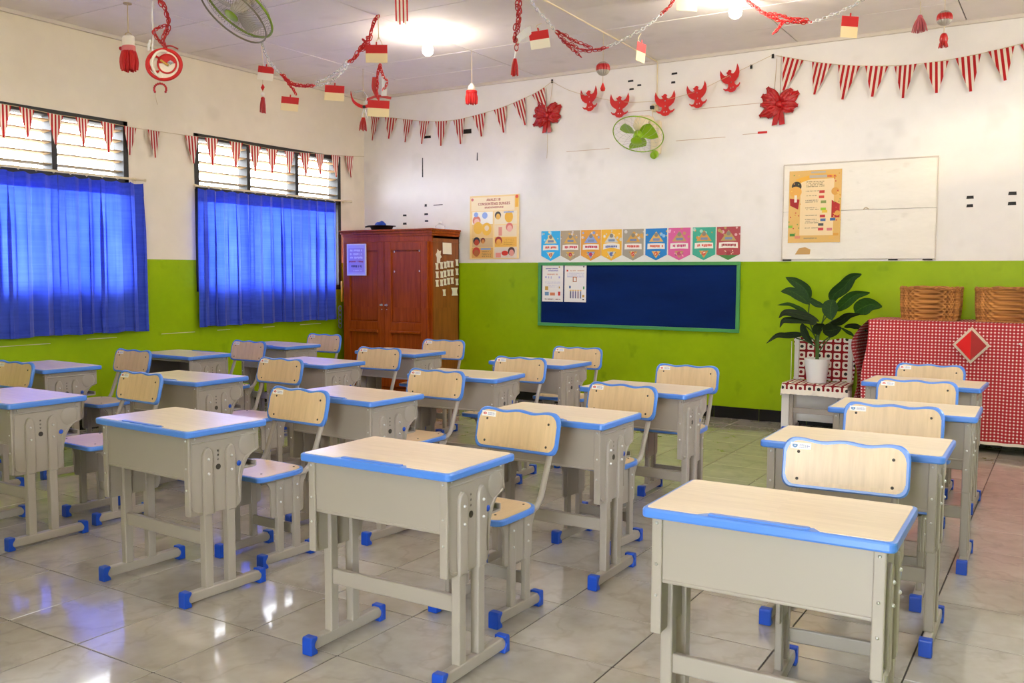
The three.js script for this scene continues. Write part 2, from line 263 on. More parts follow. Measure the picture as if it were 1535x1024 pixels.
function makeDesk() {
  const o = new THREE.Group();
  const hw = DESK_W / 2, hd = DESK_D / 2, ty = DESK_TOP;
  const band = ext(rounded(-hw, -hd, hw, hd, 0.022), 0.013, 0.006, 6).rotateX(-Math.PI / 2).translate(0, ty - 0.0195, 0);
  part('edge_band', band, M.blueEdge, o);
  const e = 0.011, s = new THREE.Shape(), r = 0.016; s.moveTo(-hw + e + r, -hd + e); s.lineTo(-0.155, -hd + e); s.lineTo(-0.137, -hd + 0.033); s.lineTo(0.117, -hd + 0.033); s.lineTo(0.135, -hd + e); s.lineTo(hw - e - r, -hd + e); s.quadraticCurveTo(hw - e, -hd + e, hw - e, -hd + e + r);
  s.lineTo(hw - e, hd - e - r); s.quadraticCurveTo(hw - e, hd - e, hw - e - r, hd - e); s.lineTo(-hw + e + r, hd - e); s.quadraticCurveTo(-hw + e, hd - e, -hw + e, hd - e - r); s.lineTo(-hw + e, -hd + e + r); s.quadraticCurveTo(-hw + e, -hd + e, -hw + e + r, -hd + e);
  part('tabletop', uvMetres(ext(s, 0.0015, 0.0005, 5).rotateX(-Math.PI / 2).translate(0, ty - 0.001, 0), 1.5), M.beechTop, o);
  const g = new THREE.Shape(); g.moveTo(-0.125, -hd + 0.016); g.lineTo(0.105, -hd + 0.016); g.lineTo(0.105, -hd + 0.028); g.lineTo(-0.125, -hd + 0.028); g.lineTo(-0.125, -hd + 0.016);
  part('pencil_ledge', ext(rounded(-0.13, -hd + 0.013, 0.11, -hd + 0.03, 0.006), 0.003, 0.0015, 4).rotateX(-Math.PI / 2).translate(0, ty - 0.001, 0), M.blueEdge, o);
  part('front_panel', merge([span(-0.25, 0.25, 0.478, 0.642, 0.153, 0.161, 0.003), span(-0.25, 0.25, 0.472, 0.482, 0.14, 0.164, 0.004)]), M.metal, o);
  part('shelf', merge([span(-0.258, 0.258, 0.476, 0.482, -0.155, 0.158), span(-0.258, 0.258, 0.478, 0.5, -0.162, -0.154, 0.003), span(-0.258, 0.258, 0.62, 0.642, -0.162, -0.15, 0.003)]), M.metal, o);
  for (const sx of [-1, 1]) {
    const p = part('side_panel', sidePanelGeo(sx), M.metal, o), x = sx * 0.281, sc = [];
    for (const z of [0.083, -0.022]) for (const y of [0.545, 0.49]) sc.push(ball(0.0055, x, y, z, 8, 6));
    sc.push(ball(0.004, sx * 0.268, 0.628, 0.135, 6, 5), ball(0.004, sx * 0.268, 0.628, -0.14, 6, 5));
    for (const y of [0.625, 0.52, 0.44]) sc.push(ball(0.0042, sx * 0.262, y, 0.169, 6, 5));
    part('screws', merge(sc), M.screw, p);
    part('adjuster_holes', merge([0.57, 0.553, 0.536].map((y) => new THREE.CylinderGeometry(0.0042, 0.0042, 0.002, 8).rotateZ(Math.PI / 2).translate(sx * 0.2675, y, 0.031)).concat(new THREE.CylinderGeometry(0.011, 0.011, 0.004, 14).rotateZ(Math.PI / 2).translate(sx * 0.268, 0.508, 0.031))), M.darkScrew, p);
    part('plug', new THREE.SphereGeometry(0.011, 10, 8).scale(0.5, 1, 1).translate(sx * 0.268, 0.505, -0.066), M.blueCap, p);
    for (const z of [0.083, -0.022]) part('leg', box(0.032, 0.425, 0.037, sx * 0.2585, 0.2625, z, 0.005), M.metal, o);
    part('foot_bar', footBar(0.352).translate(sx * 0.2317, 0, 0.01), M.metal, o).position.x = sx * 0.03;
    part('foot_cap', capFront, M.blueCap, o, [sx * 0.2617, 0, 0.2]); part('foot_cap', capRear, M.blueCap, o, [sx * 0.2617, 0, -0.18]);
  }
  part('crossbar', box(0.51, 0.052, 0.02, 0, 0.238, 0.083, 0.005), M.metal, o);
  return o;
}
// ---------------------------------------------------------------- school chair
const stickerTex = (kind) => paint(128, 64, (c, w, h) => {
  c.fillStyle = '#f6f3ee'; c.fillRect(0, 0, w, h); c.fillStyle = kind === 'shield' ? '#5b86b8' : '#d8321e'; c.beginPath();
  if (kind === 'shield') { c.moveTo(12, 18); c.lineTo(44, 18); c.lineTo(44, 36); c.quadraticCurveTo(40, 48, 28, 52); c.quadraticCurveTo(16, 48, 12, 36); } else c.arc(28, 32, 15, 0, 7);
  c.fill(); c.fillStyle = '#dfe6ee'; c.beginPath(); c.arc(28, 32, 6, 0, 7); c.fill();
  c.fillStyle = '#7a76b4'; for (const [y, n] of [[18, 5], [30, 6], [42, 5]]) for (let k = 0; k < n; k++) c.fillRect(56 + k * 11, y, 7 + ((k * 5 + y) % 3), 5);
});
const STICK = { round: std({ map: stickerTex('round'), roughness: 0.4 }), shield: std({ map: stickerTex('shield'), roughness: 0.4 }) };
const chairTop = (x) => { const h = 0.19, a = Math.abs(x), wave = 0.722 + 0.0038 * Math.cos((x + 0.004) * Math.PI * 2 / 0.14), r = 0.034, d = a - (h - r); return d > 0 ? wave - r + Math.sqrt(Math.max(0, r * r - d * d)) : wave; };
const chairBot = (x) => { const h = 0.19, a = Math.abs(x), r = 0.03, d = a - (h - r), b = 0.562; return d > 0 ? b + r - Math.sqrt(Math.max(0, r * r - d * d)) : b; };
function makeChair(kind) {
  const o = new THREE.Group(), tilt = (g) => g.translate(0, -0.562, 0).rotateX(-0.227).translate(0, 0.562, 0);
  const BW = 0.382, top = (x) => chairTop(x), bot = (x) => chairBot(x);
  const back = part('backrest', tilt(panel(BW, top, bot, 0.018, 0.22)), M.blueEdge, o);
  const k = (BW - 0.024) / BW, wood = panel(BW - 0.022, (x) => top(x / k) - 0.011, (x) => bot(x / k) + 0.011, 0.0205, 0.22, 0.0005);
  part('wood_face', uvMetres(tilt(wood), 1.7), M.beech, back);
  const bz = (x) => 0.22 * x * x + 0.0105; const sc = []; for (const x of [-0.142, 0.142]) for (const y of [0.592, 0.678]) sc.push(tilt(new THREE.SphereGeometry(0.005, 8, 6).scale(1, 1, 0.5).translate(x, y, bz(x))));
  part('screws', merge(sc), M.darkScrew, back);
  part('sticker', tilt(new THREE.PlaneGeometry(0.064, 0.021).rotateY(0.058).translate(-0.136, 0.6965, bz(0.136) + 0.0012)), STICK[kind], back);
  // seat: rounded slab with a slight dip
  const seatShape = (e) => { const s = new THREE.Shape(), w = 0.193 - e, f = -0.385 + e, b = -0.095 - e; s.moveTo(-w + 0.035, f); s.lineTo(w - 0.035, f); s.quadraticCurveTo(w, f, w, f + 0.045); s.lineTo(w - 0.004, b - 0.09); s.quadraticCurveTo(w - 0.012, b, w - 0.09, b); s.lineTo(-w + 0.09, b); s.quadraticCurveTo(-w + 0.012, b, -w + 0.004, b - 0.09); s.lineTo(-w, f + 0.045); s.quadraticCurveTo(-w, f, -w + 0.035, f); return s; };
  const seat = part('seat', ext(seatShape(0), 0.012, 0.005, 7).rotateX(-Math.PI / 2).translate(0, 0.385, 0), M.blueEdge, o);
  part('wood_face', uvMetres(ext(seatShape(0.01), 0.001, 0.0004, 7).rotateX(-Math.PI / 2).translate(0, 0.4018, 0), 1.7), M.beech, seat);
  part('screws', merge([[-0.13, -0.14], [0.13, -0.14], [-0.13, -0.32], [0.13, -0.32]].map(([x, z]) => new THREE.SphereGeometry(0.005, 8, 6).scale(1, 0.4, 1).translate(x, 0.4033, -z))), M.darkScrew, seat);
  for (const sx of [-1, 1]) {
    part('back_post', tube([[sx * 0.15, 0.655, -0.03], [sx * 0.15, 0.575, -0.012], [sx * 0.15, 0.46, 0.034], [sx * 0.149, 0.405, 0.058], [sx * 0.146, 0.378, 0.09], [sx * 0.14, 0.371, 0.15], [sx * 0.138, 0.371, 0.33]], 0.0115, 22, 8), M.metal, o);
    const pl = new THREE.Shape(); pl.moveTo(0.32, 0.372); pl.lineTo(0.07, 0.372); pl.lineTo(0.085, 0.345); pl.quadraticCurveTo(0.098, 0.33, 0.098, 0.3); pl.lineTo(0.098, 0.22); pl.quadraticCurveTo(0.1, 0.205, 0.115, 0.205); pl.lineTo(0.265, 0.205); pl.quadraticCurveTo(0.28, 0.205, 0.28, 0.22); pl.lineTo(0.28, 0.32); pl.quadraticCurveTo(0.285, 0.35, 0.32, 0.372);
    const sp = part('side_panel', merge([ext(pl, 0.006, 0.002, 5).rotateY(-Math.PI / 2).translate(sx * 0.137 + 0.003, 0, 0), ...[0.235, 0.14].map((z) => box(0.014, 0.165, 0.04, sx * 0.143, 0.288, z, 0.005))]), M.metal, o);
    part('screws', merge([0.235, 0.14].flatMap((z) => [0.33, 0.27].map((y) => ball(0.005, sx * 0.151, y, z, 8, 6)))), M.screw, sp);
    for (const z of [0.235, 0.14]) part('leg', box(0.022, 0.3, 0.034, sx * 0.14, 0.2, z, 0.005), M.metal, o);
    part('foot_bar', footBar(0.275), M.metal, o, [sx * 0.137, 0, 0.192]);
    part('foot_cap', capFront, M.blueCap, o, [sx * 0.137, 0, 0.343]); part('foot_cap', capRear, M.blueCap, o, [sx * 0.137, 0, 0.041]);
  }
  part('crossbar', box(0.27, 0.045, 0.018, 0, 0.13, 0.14, 0.005), M.metal, o);
  for (const z of [0.3, 0.13]) part('seat_rail', box(0.28, 0.02, 0.02, 0, 0.372, z, 0.004), M.metal, o);
  return o;
}
// where they stand: key -> [x, z, degrees]; rows Z A B C D run from the windows to the red cloth table, 1 is next to the camera
const ROW = { Z: 'the row beside the curtained windows', A: 'the row ending at the wooden cabinet', B: 'the row ending under the blue board', C: 'the short row ending at bare green wall', D: 'the row ending at the red table' };
const NTH = { 0: 'frontmost', 1: 'first', 2: 'second', 3: 'third', 4: 'fourth' };
const desks = { C1: [-1.817, -2.302, 0.45], D1: [-0.603, -2.266, 0.98], D2: [-0.626, -3.359, 0.73], D3: [-0.613, -4.332, 1.21], D4: [-0.674, -5.431, -1.38], C2: [-1.825, -3.343, -0.13], C3: [-1.866, -4.356, -1.86], B4: [-3.032, -5.275, -3.19], B3: [-3.01, -4.371, 4.57], B2: [-2.967, -3.34, -3.8], B1: [-3.018, -2.369, -2.7], A1: [-4.258, -2.402, -1.13], A2: [-4.246, -3.38, 1.52], A3: [-4.297, -4.445, -2.13], A4: [-4.318, -5.388, -1.75], Z1: [-5.481, -3.31, -2.73], Z2: [-5.493, -4.352, 179.65], Z3: [-5.566, -5.359, -3.38] };
const chairs = { C1: [-1.807, -2.958, -2.3], B1: [-2.988, -2.975, -2.1], D1: [-0.589, -2.949, 4.1], D2: [-0.601, -3.918, 2.5], D3: [-0.649, -4.924, 1.25], D4: [-0.703, -5.86, -0.34], C2: [-1.822, -3.942, -5.8], C3: [-1.897, -5.009, 2.0], B4: [-3.039, -5.819, 7.3], B3: [-2.967, -4.892, 1.36], B2: [-2.955, -3.981, 0.45], A4: [-4.278, -5.876, 8.5], A3: [-4.19, -4.973, 3.7], Z3: [-5.529, -5.833, 2.0], A2: [-4.161, -3.996, 0.28], A1: [-4.177, -3.011, -3.1], Z1: [-5.455, -3.887, 0.23], Z2: [-5.451, -4.909, -1.1], Z0: [-5.291, -2.975, 0.94] };
const deskProto = makeDesk(), chairProto = { round: makeChair('round'), shield: makeChair('shield') };
let firstDesk = true; const firstChair = { round: true, shield: true };
for (const [k, [x, z, a]] of Object.entries(desks)) {
  const o = firstDesk ? deskProto : deskProto.clone(); firstDesk = false; o.name = numbered('school_desk'); scene.add(o); o.position.set(x, 0, z); o.rotation.y = a * Math.PI / 180;
  tag(o, k === 'Z2' ? 'school desk turned open side outwards, second in the row beside the curtained windows' : `blue-edged desk, ${NTH[k[1]]} from the camera in ${ROW[k[0]]}`, 'desk', 'blue-edged school desks in rows');
}
for (const [k, [x, z, a]] of Object.entries(chairs)) {
  const kind = k === 'D1' || k === 'D2' ? 'shield' : 'round', o = firstChair[kind] ? chairProto[kind] : chairProto[kind].clone(); firstChair[kind] = false; o.name = numbered('school_chair'); scene.add(o); o.position.set(x, 0, z); o.rotation.y = a * Math.PI / 180;
  tag(o, k === 'Z0' ? 'blue-edged chair cut by the picture edge, beside the curtained window with no desk before it' : `blue-edged chair behind the ${NTH[k[1]]} desk of ${ROW[k[0]]}`, 'chair', 'blue-edged school chairs behind the desks');
}

// ---------------------------------------------------------------- curtains and rods
M.curtain = phy({ map: tex(256, 256, (u, v) => { const n = (vnoise(u * 128, v * 6, 128, 3) + vnoise(u * 6, v * 128, 128, 4)) * 10 + (fbm(u, v, 4, 3, 9) - 0.5) * 26; return [44 + n, 74 + n, 206 + n]; }), roughness: 1, transmission: 0.43, thickness: 0 });
function curtain(z0, z1, ytop, ybot, pleats, seed, label) {
  const q = rng(seed), ph = q() * 6, ph2 = q() * 6, n = Math.round((z1 - z0) * 260);
  const L = z1 - z0, lam = L / pleats;
  const f = (u, v) => {
    const y = ytop + (ybot - ytop) * v, th = u * pleats * Math.PI * 2 + ph + 0.7 * Math.sin(u * 9 + ph2) + v * 0.5 * Math.sin(u * 7 + ph2);
    const open = 0.35 + 0.65 * Math.min(1, v * 3), amp = (0.016 + 0.016 * open) * (0.75 + 0.35 * Math.sin(u * 11 + ph2 * 2));
    const tie = v < 0.06 ? 0.012 * Math.abs(Math.sin(u * pleats * Math.PI)) * (1 - v / 0.06) : 0;
    return [XL + 0.075 + amp * Math.sin(th), y - tie - (v > 0.95 ? 0.005 * Math.sin(u * 17 + ph) : 0), z0 + L * u + lam * 0.2 * open * (0.7 + 0.5 * Math.sin(u * 13 + ph)) * Math.sin(2 * th)];
  };
  const t = thing('curtain', label, 'curtain', [0, 0, 0], 0, 'blue curtains over the windows');
  part('cloth', grid(n, 40, f), M.curtain, t);
  part('heading', grid(n, 3, (u, v) => { const p = f(u, v * 0.09); p[0] += 0.003; return p; }), M.curtain, t);
  part('hem', grid(n, 2, (u, v) => { const p = f(u, 0.955 + v * 0.045); p[0] += 0.003; return p; }), M.curtain, t);
}
curtain(-4.10, -2.86, 1.985, 0.765, 9, 11, 'sheer blue curtain panel cut by the picture edge, on the window away from the cabinet');
curtain(-4.845, -4.115, 1.985, 0.765, 6, 23, 'sheer blue curtain panel hanging beside the bare wall strip between the two windows');
curtain(-6.03, -5.41, 1.99, 0.77, 5, 37, 'blue curtain panel on the bare wall strip side of the window next to the cabinet');
curtain(-7.17, -6.045, 1.99, 0.77, 9, 41, 'blue curtain panel hanging right against the wooden cabinet');
function curtainRod(z0, z1, label) {
  const t = thing('curtain_rod', label, 'curtain rod', [XL + 0.075, 2.012, 0], 0, 'cream curtain rods');
  part('pole', merge([rod([0, 0, z0], [0, 0, z1], 0.009, 8), ball(0.013, 0, 0, z0), ball(0.013, 0, 0, z1)]), M.cream2, t);
  for (const z of [z0 + 0.05, (z0 + z1) / 2, z1 - 0.05]) part('bracket', merge([span(-0.075, 0, -0.004, 0.004, z - 0.006, z + 0.006), span(-0.073, -0.068, -0.02, 0.02, z - 0.015, z + 0.015)]), M.cream2, t);
  const rg = new THREE.TorusGeometry(0.012, 0.002, 5, 10); for (let z = z0 + 0.12; z < z1 - 0.05; z += 0.135) part('ring', rg, M.cream2, t, [0, -0.004, z]);
}
curtainRod(-4.87, -2.8, 'cream curtain rod over the blue curtains by the picture edge');
curtainRod(-7.4, -5.38, 'cream curtain rod ending above the wooden cabinet');

// ---------------------------------------------------------------- wooden cabinet and what is on it
const mahogany = tex(512, 512, (u, v) => { const g = fbm(u, v * 0.07, 48, 4, 61) - 0.5, f = fbm(u, v * 0.1, 128, 2, 65) - 0.5, b = fbm(u, v, 3, 3, 69) - 0.5, d = g * 46 + f * 18 + b * 26; return [156 + d, 68 + d * 0.62, 10 + d * 0.4]; });
M.mahogany = phy({ map: mahogany, roughness: 0.5, specularIntensity: 0.45, clearcoat: 0.06, clearcoatRoughness: 0.2 });
M.mahoganySide = phy({ map: tex(512, 512, (u, v) => { const g = fbm(u, v * 0.07, 48, 4, 91) - 0.5, b = fbm(u, v, 3, 3, 93) - 0.5, d = g * 44 + b * 24; return [142 + d, 76 + d * 0.7, 32 + d * 0.4]; }), roughness: 0.4, clearcoat: 0.3, clearcoatRoughness: 0.25 });
const CX0 = -6.53, CX1 = -5.375, CZ0 = -7.67, CZ1 = -7.21, CH = 1.63;
{
  const c = thing('wardrobe_cabinet', 'tall reddish brown wooden two-door cabinet in the corner beside the window', 'cabinet', [0, 0, 0]);
  const W = (g) => uvMetres(g, 1.1);
  part('carcass', W(merge([span(CX0, CX0 + 0.025, 0.08, CH, CZ0, CZ1), span(CX0, CX1, 0.06, 0.1, CZ0, CZ1), span(CX0, CX1, CH - 0.03, CH, CZ0, CZ1), span(CX0, CX1, 0.08, CH, CZ0, CZ0 + 0.012), span(CX0 - 0.001, CX0 + 0.05, 0.07, CH - 0.061, CZ1 - 0.02, CZ1 + 0.004, 0.002), span(CX1 - 0.05, CX1 + 0.001, 0.07, CH - 0.061, CZ1 - 0.02, CZ1 + 0.004, 0.002), span(CX0 - 0.001, CX1 + 0.001, CH - 0.06, CH + 0.001, CZ1 - 0.02, CZ1 + 0.004, 0.002)])), M.mahogany, c);
  part('side_board', W(merge([span(CX1 - 0.025, CX1, 0.08, CH, CZ0, CZ1 - 0.02), span(CX1, CX1 + 0.006, CH - 0.07, CH - 0.06, CZ0, CZ1, 0.002)])), M.mahoganySide, c);
  part('plinth', W(span(CX0 - 0.005, CX1 + 0.008, 0, 0.085, CZ0, CZ1 + 0.01, 0.004)), M.mahogany, c);
  part('cornice', W(merge([span(CX0 - 0.008, CX1 + 0.008, CH - 0.005, CH + 0.02, CZ0, CZ1 + 0.012, 0.003), span(CX0 - 0.018, CX1 + 0.018, CH + 0.02, CH + 0.048, CZ0, CZ1 + 0.024, 0.006), span(CX0 - 0.03, CX1 + 0.03, CH + 0.048, CH + 0.064, CZ0, CZ1 + 0.038, 0.005)])), M.mahogany, c);
  const mid = (CX0 + CX1) / 2;
  for (const [a, b, s] of [[CX0 + 0.03, mid - 0.002, 1], [mid + 0.002, CX1 - 0.03, -1]]) {
    const z = CZ1 + 0.006, y0 = 0.1, y1 = CH - 0.062, st = 0.085, yr = 0.66;
    const d = part('door', W(merge([span(a, a + st, y0, y1, z, z + 0.03, 0.004), span(b - st, b, y0, y1, z, z + 0.03, 0.004), span(a + st, b - st, y1 - st, y1, z, z + 0.029, 0.004), span(a + st, b - st, y0, y0 + st, z, z + 0.029, 0.004), span(a + st, b - st, yr, yr + 0.1, z, z + 0.029, 0.004)])), M.mahogany, c);
    part('upper_panel', W(merge([span(a + st, b - st, yr + 0.1, y1 - st, z, z + 0.008), span(a + st + 0.012, b - st - 0.012, yr + 0.112, y1 - st - 0.012, z + 0.006, z + 0.014, 0.004)])), M.mahogany, d);
    part('lower_panel', W(merge([span(a + st, b - st, y0 + st, yr, z, z + 0.008), span(a + st + 0.012, b - st - 0.012, y0 + st + 0.012, yr - 0.012, z + 0.006, z + 0.014, 0.004)])), M.mahogany, d);
    part('moulding', W(span(a + st - 0.006, b - st + 0.006, yr - 0.012, yr + 0.012, z + 0.024, z + 0.044, 0.006)), M.mahogany, d);
    const kx = s > 0 ? b - 0.03 : a + 0.03; part('knob', merge([new THREE.CylinderGeometry(0.012, 0.012, 0.004, 12).rotateX(Math.PI / 2).translate(kx, 0.93, z + 0.032), new THREE.CylinderGeometry(0.004, 0.004, 0.02, 8).rotateX(Math.PI / 2).translate(kx, 0.93, z + 0.041), ball(0.009, kx, 0.93, z + 0.053), ball(0.006, kx, 0.885, z + 0.031)]), M.screw, d);
    if (s < 0) for (const [px, py] of [[a + 0.12, 1.47], [b - 0.11, 1.475], [a + 0.12, 1.27], [b - 0.11, 1.275]]) part('tape_dot', new THREE.SphereGeometry(0.008, 8, 6).scale(1, 1.3, 0.3).translate(px, py, z + 0.015), M.whitePaper, d);
  }
}
// framed notice on the door
const scribble = (c, x, y, w, h, col, q, gap = 0.35) => { c.fillStyle = col; let p = x; while (p < x + w) { const l = h * (0.35 + q() * 0.5); if (q() > gap * 0.4) c.fillRect(p, y + q() * h * 0.15, l * 0.8, h * (0.75 + q() * 0.25)); p += l; } };
{
  const q = rng(5), t = paint(200, 220, (c, w, h) => { c.fillStyle = '#c9c2ea'; c.fillRect(0, 0, w, h); c.fillStyle = '#b3a2dc'; c.fillRect(12, 26, w - 24, h - 44); for (let i = 0; i < 3; i++) scribble(c, 30, 34 + i * 26, 140, 16, '#e8e6fa', q); scribble(c, 16, 116, 160, 14, '#b0486a', q); scribble(c, 44, 148, 110, 18, '#514a78', q); scribble(c, 60, 184, 100, 9, '#d8d0f2', q); });
  const z = CZ1 + 0.0375, x0 = -6.43, x1 = -6.19, y0 = 1.235, y1 = 1.545, g = thing('framed_notice', 'small framed lavender notice on the cabinet door next to the curtain', 'notice', [0, 0, 0]);
  part('print', new THREE.PlaneGeometry(x1 - x0, y1 - y0).translate((x0 + x1) / 2, (y0 + y1) / 2, z + 0.012), std({ map: t, roughness: 0.4 }), g);
  part('frame', merge([span(x0 - 0.008, x0 + 0.004, y0 - 0.008, y1 + 0.008, z, z + 0.014, 0.002), span(x1 - 0.004, x1 + 0.008, y0 - 0.008, y1 + 0.008, z, z + 0.014, 0.002), span(x0 - 0.008, x1 + 0.008, y0 - 0.008, y0 + 0.004, z, z + 0.014, 0.002), span(x0 - 0.008, x1 + 0.008, y1 - 0.004, y1 + 0.008, z, z + 0.014, 0.002), span(x0, x1, y0, y1, z, z + 0.01)]), M.whitePlastic, g);
}
// paper tags on the side of the cabinet
{
  const X = CX1 + 0.0015, tagGeo = (w, h, s) => sheetSolid(4, 5, (u, v) => { const k = 1 - 0.3 * Math.sin(v * Math.PI) * (s ? 1 : 0); return [X + 0.003 + 0.007 * (1 - v) * (0.6 + 0.4 * Math.sin(u * 3 + s)), (v - 0.5) * h, -(u - 0.5) * w * k]; }, 0.0012);
  const pt = tagGeo(0.058, 0.066, 1), wide = tagGeo(0.12, 0.08, 2), note = tagGeo(0.15, 0.12, 0);
  const add = (g, y, z, label, group) => solo('paper_tag', g, M.whitePaper, label, 'paper tag', group, [0, y, z]);
  const LINE = ['top', 'middle', 'lowest full'], COL = ['first from the door edge', 'second from the door edge', 'third from the door edge', 'fourth from the door edge', 'fifth from the door edge'];
  [1.325, 1.237, 1.155].forEach((y, r) => [-7.285, -7.36, -7.42, -7.478, -7.54].forEach((z, k) => add(pt, y + k * 0.006 + rr(-0.004, 0.004), z + rr(-0.003, 0.003), `paper tag ${COL[k]}, ${LINE[r]} row on the cabinet side`, 'paper tags on the cabinet side')));
  [1.36, 1.267, 1.163].forEach((y, r) => add(pt, y + 0.004, -7.627, `paper tag next to the wall, ${LINE[r]} row on the cabinet side`, 'paper tags on the cabinet side'));
  add(pt, 1.061, -7.405, 'single paper tag hanging below the rows on the cabinet side'); add(wide, 1.068, -7.585, 'wide paper tag at the bottom of the rows on the cabinet side, by the wall');
  add(note, 1.505, -7.455, 'square paper note at the top of the cabinet side');
  solo('paper_tag', ext(shapeOf([[-0.03, -0.06], [0.02, -0.065], [0.025, -0.02], [0.05, -0.005], [0.03, 0.02], [0.04, 0.06], [0.005, 0.055], [-0.02, 0.075], [-0.03, 0.04], [-0.05, 0.02], [-0.03, -0.01]]), 0.002, 0.0005).rotateY(Math.PI / 2), M.whitePaper, 'flower-shaped white paper cutout on the cabinet side above the tags', 'paper tag', undefined, [X, 1.42, -7.318]);
}
{
  const top = CH + 0.064;
  const t = thing('black_tray', 'shallow black plastic tray on top of the cabinet near the window', 'tray', [-6.22, top, -7.46]);
  part('bowl', lathe([[0.001, 0.004], [0.1, 0.004], [0.125, 0.05], [0.15, 0.052], [0.15, 0.056], [0.122, 0.056], [0.096, 0.01], [0.001, 0.01]], 24), M.black, t);
  part('handle', tube([[-0.14, 0.054, 0], [-0.19, 0.05, 0.02], [-0.22, 0.05, 0.0]], 0.008, 8, 6), M.black, t);
  solo('blue_cloth', new THREE.SphereGeometry(0.07, 16, 12).scale(1, 0.55, 0.7), M.blueCap, 'crumpled blue item lying in the black tray on the cabinet', 'cloth', undefined, [-6.235, top + 0.062, -7.46]);
  { const m = scene.children[scene.children.length - 1], p = m.geometry.attributes.position; for (let i = 0; i < p.count; i++) { const s = 1 + 0.35 * Math.sin(p.getX(i) * 60) * Math.cos(p.getZ(i) * 70); p.setY(i, p.getY(i) * s); } m.geometry.computeVertexNormals(); }
  const b = thing('clear_bottle', 'small clear plastic bottle on the cabinet top at the wall side corner', 'bottle', [-5.49, top, -7.5]);
  part('body', lathe([[0.001, 0], [0.048, 0], [0.05, 0.006], [0.05, 0.035], [0.03, 0.05], [0.014, 0.056], [0.014, 0.066]], 16), M.clear, b); part('cap', lathe([[0.001, 0.066], [0.016, 0.066], [0.016, 0.084], [0.001, 0.085]], 12), M.whitePlastic, b);
}
{ // things hung between curtain and cabinet
  const t = thing('hanging_chain', 'grey cable tie chain hanging on the narrow gap between curtain and cabinet', 'chain', [-6.575, 0.62, -7.2]);
  const l = new THREE.TorusGeometry(0.026, 0.006, 6, 14).scale(0.7, 1, 1); for (let k = 0; k < 5; k++) { const m = part('link', l, std({ color: '#7d7d80', roughness: 0.5 }), t, [0, 0.26 - k * 0.045, 0]); m.rotation.y = k % 2 ? 1.2 : 0.3; }
  solo('yellow_strip', ext(rounded(-0.012, 0, 0.012, 0.22, 0.006), 0.004, 0.001), std({ color: '#d9a21c', roughness: 0.5 }), 'thin yellow strip hanging on the edge of the cabinet beside the curtain', 'strip', undefined, [-6.548, 0.95, -7.2]);
}

// ---------------------------------------------------------------- board, posters, marks on the back wall
{
  const x0 = -4.438, x1 = -2.438, y0 = 0.75, y1 = 1.363, f = 0.03, z = ZB, b = thing('notice_board', 'long dark blue board with a thin green frame on the green wall', 'board', [0, 0, 0]);
  part('panel', span(x0 + 0.01, x1 - 0.01, y0 + 0.01, y1 - 0.01, z, z + 0.014), phy({ map: tex(256, 256, (u, v) => { const n = fbm(u, v, 4, 4, 7) - 0.5; return [2 + n * 8, 34 + n * 14, 92 + n * 26]; }), roughness: 0.8, specularIntensity: 0.3 }), b);
  const fm = std({ color: '#4d9a55', roughness: 0.4 });
  part('frame_rail', span(x0, x1, y1 - f, y1, z, z + 0.03, 0.004), fm, b); part('frame_rail', span(x0, x1, y0, y0 + f, z, z + 0.03, 0.004), fm, b); part('frame_rail', span(x0, x0 + f, y0 + f, y1 - f, z, z + 0.03, 0.004), fm, b); part('frame_rail', span(x1 - f, x1, y0 + f, y1 - f, z, z + 0.03, 0.004), fm, b);
}
function sheet(name, tx, x0, x1, y0, y1, z, label, category, group, curl = 0.006) {
  const g = sheetSolid(6, 6, (u, v) => [x0 + (x1 - x0) * u, y0 + (y1 - y0) * v, z + 0.003 + curl * Math.pow(Math.abs(u - 0.5) * 2, 2) * (1 - v * 0.6)], 0.001);
  return solo(name, g, std({ map: tx, roughness: 0.55 }), label, category, group);
}
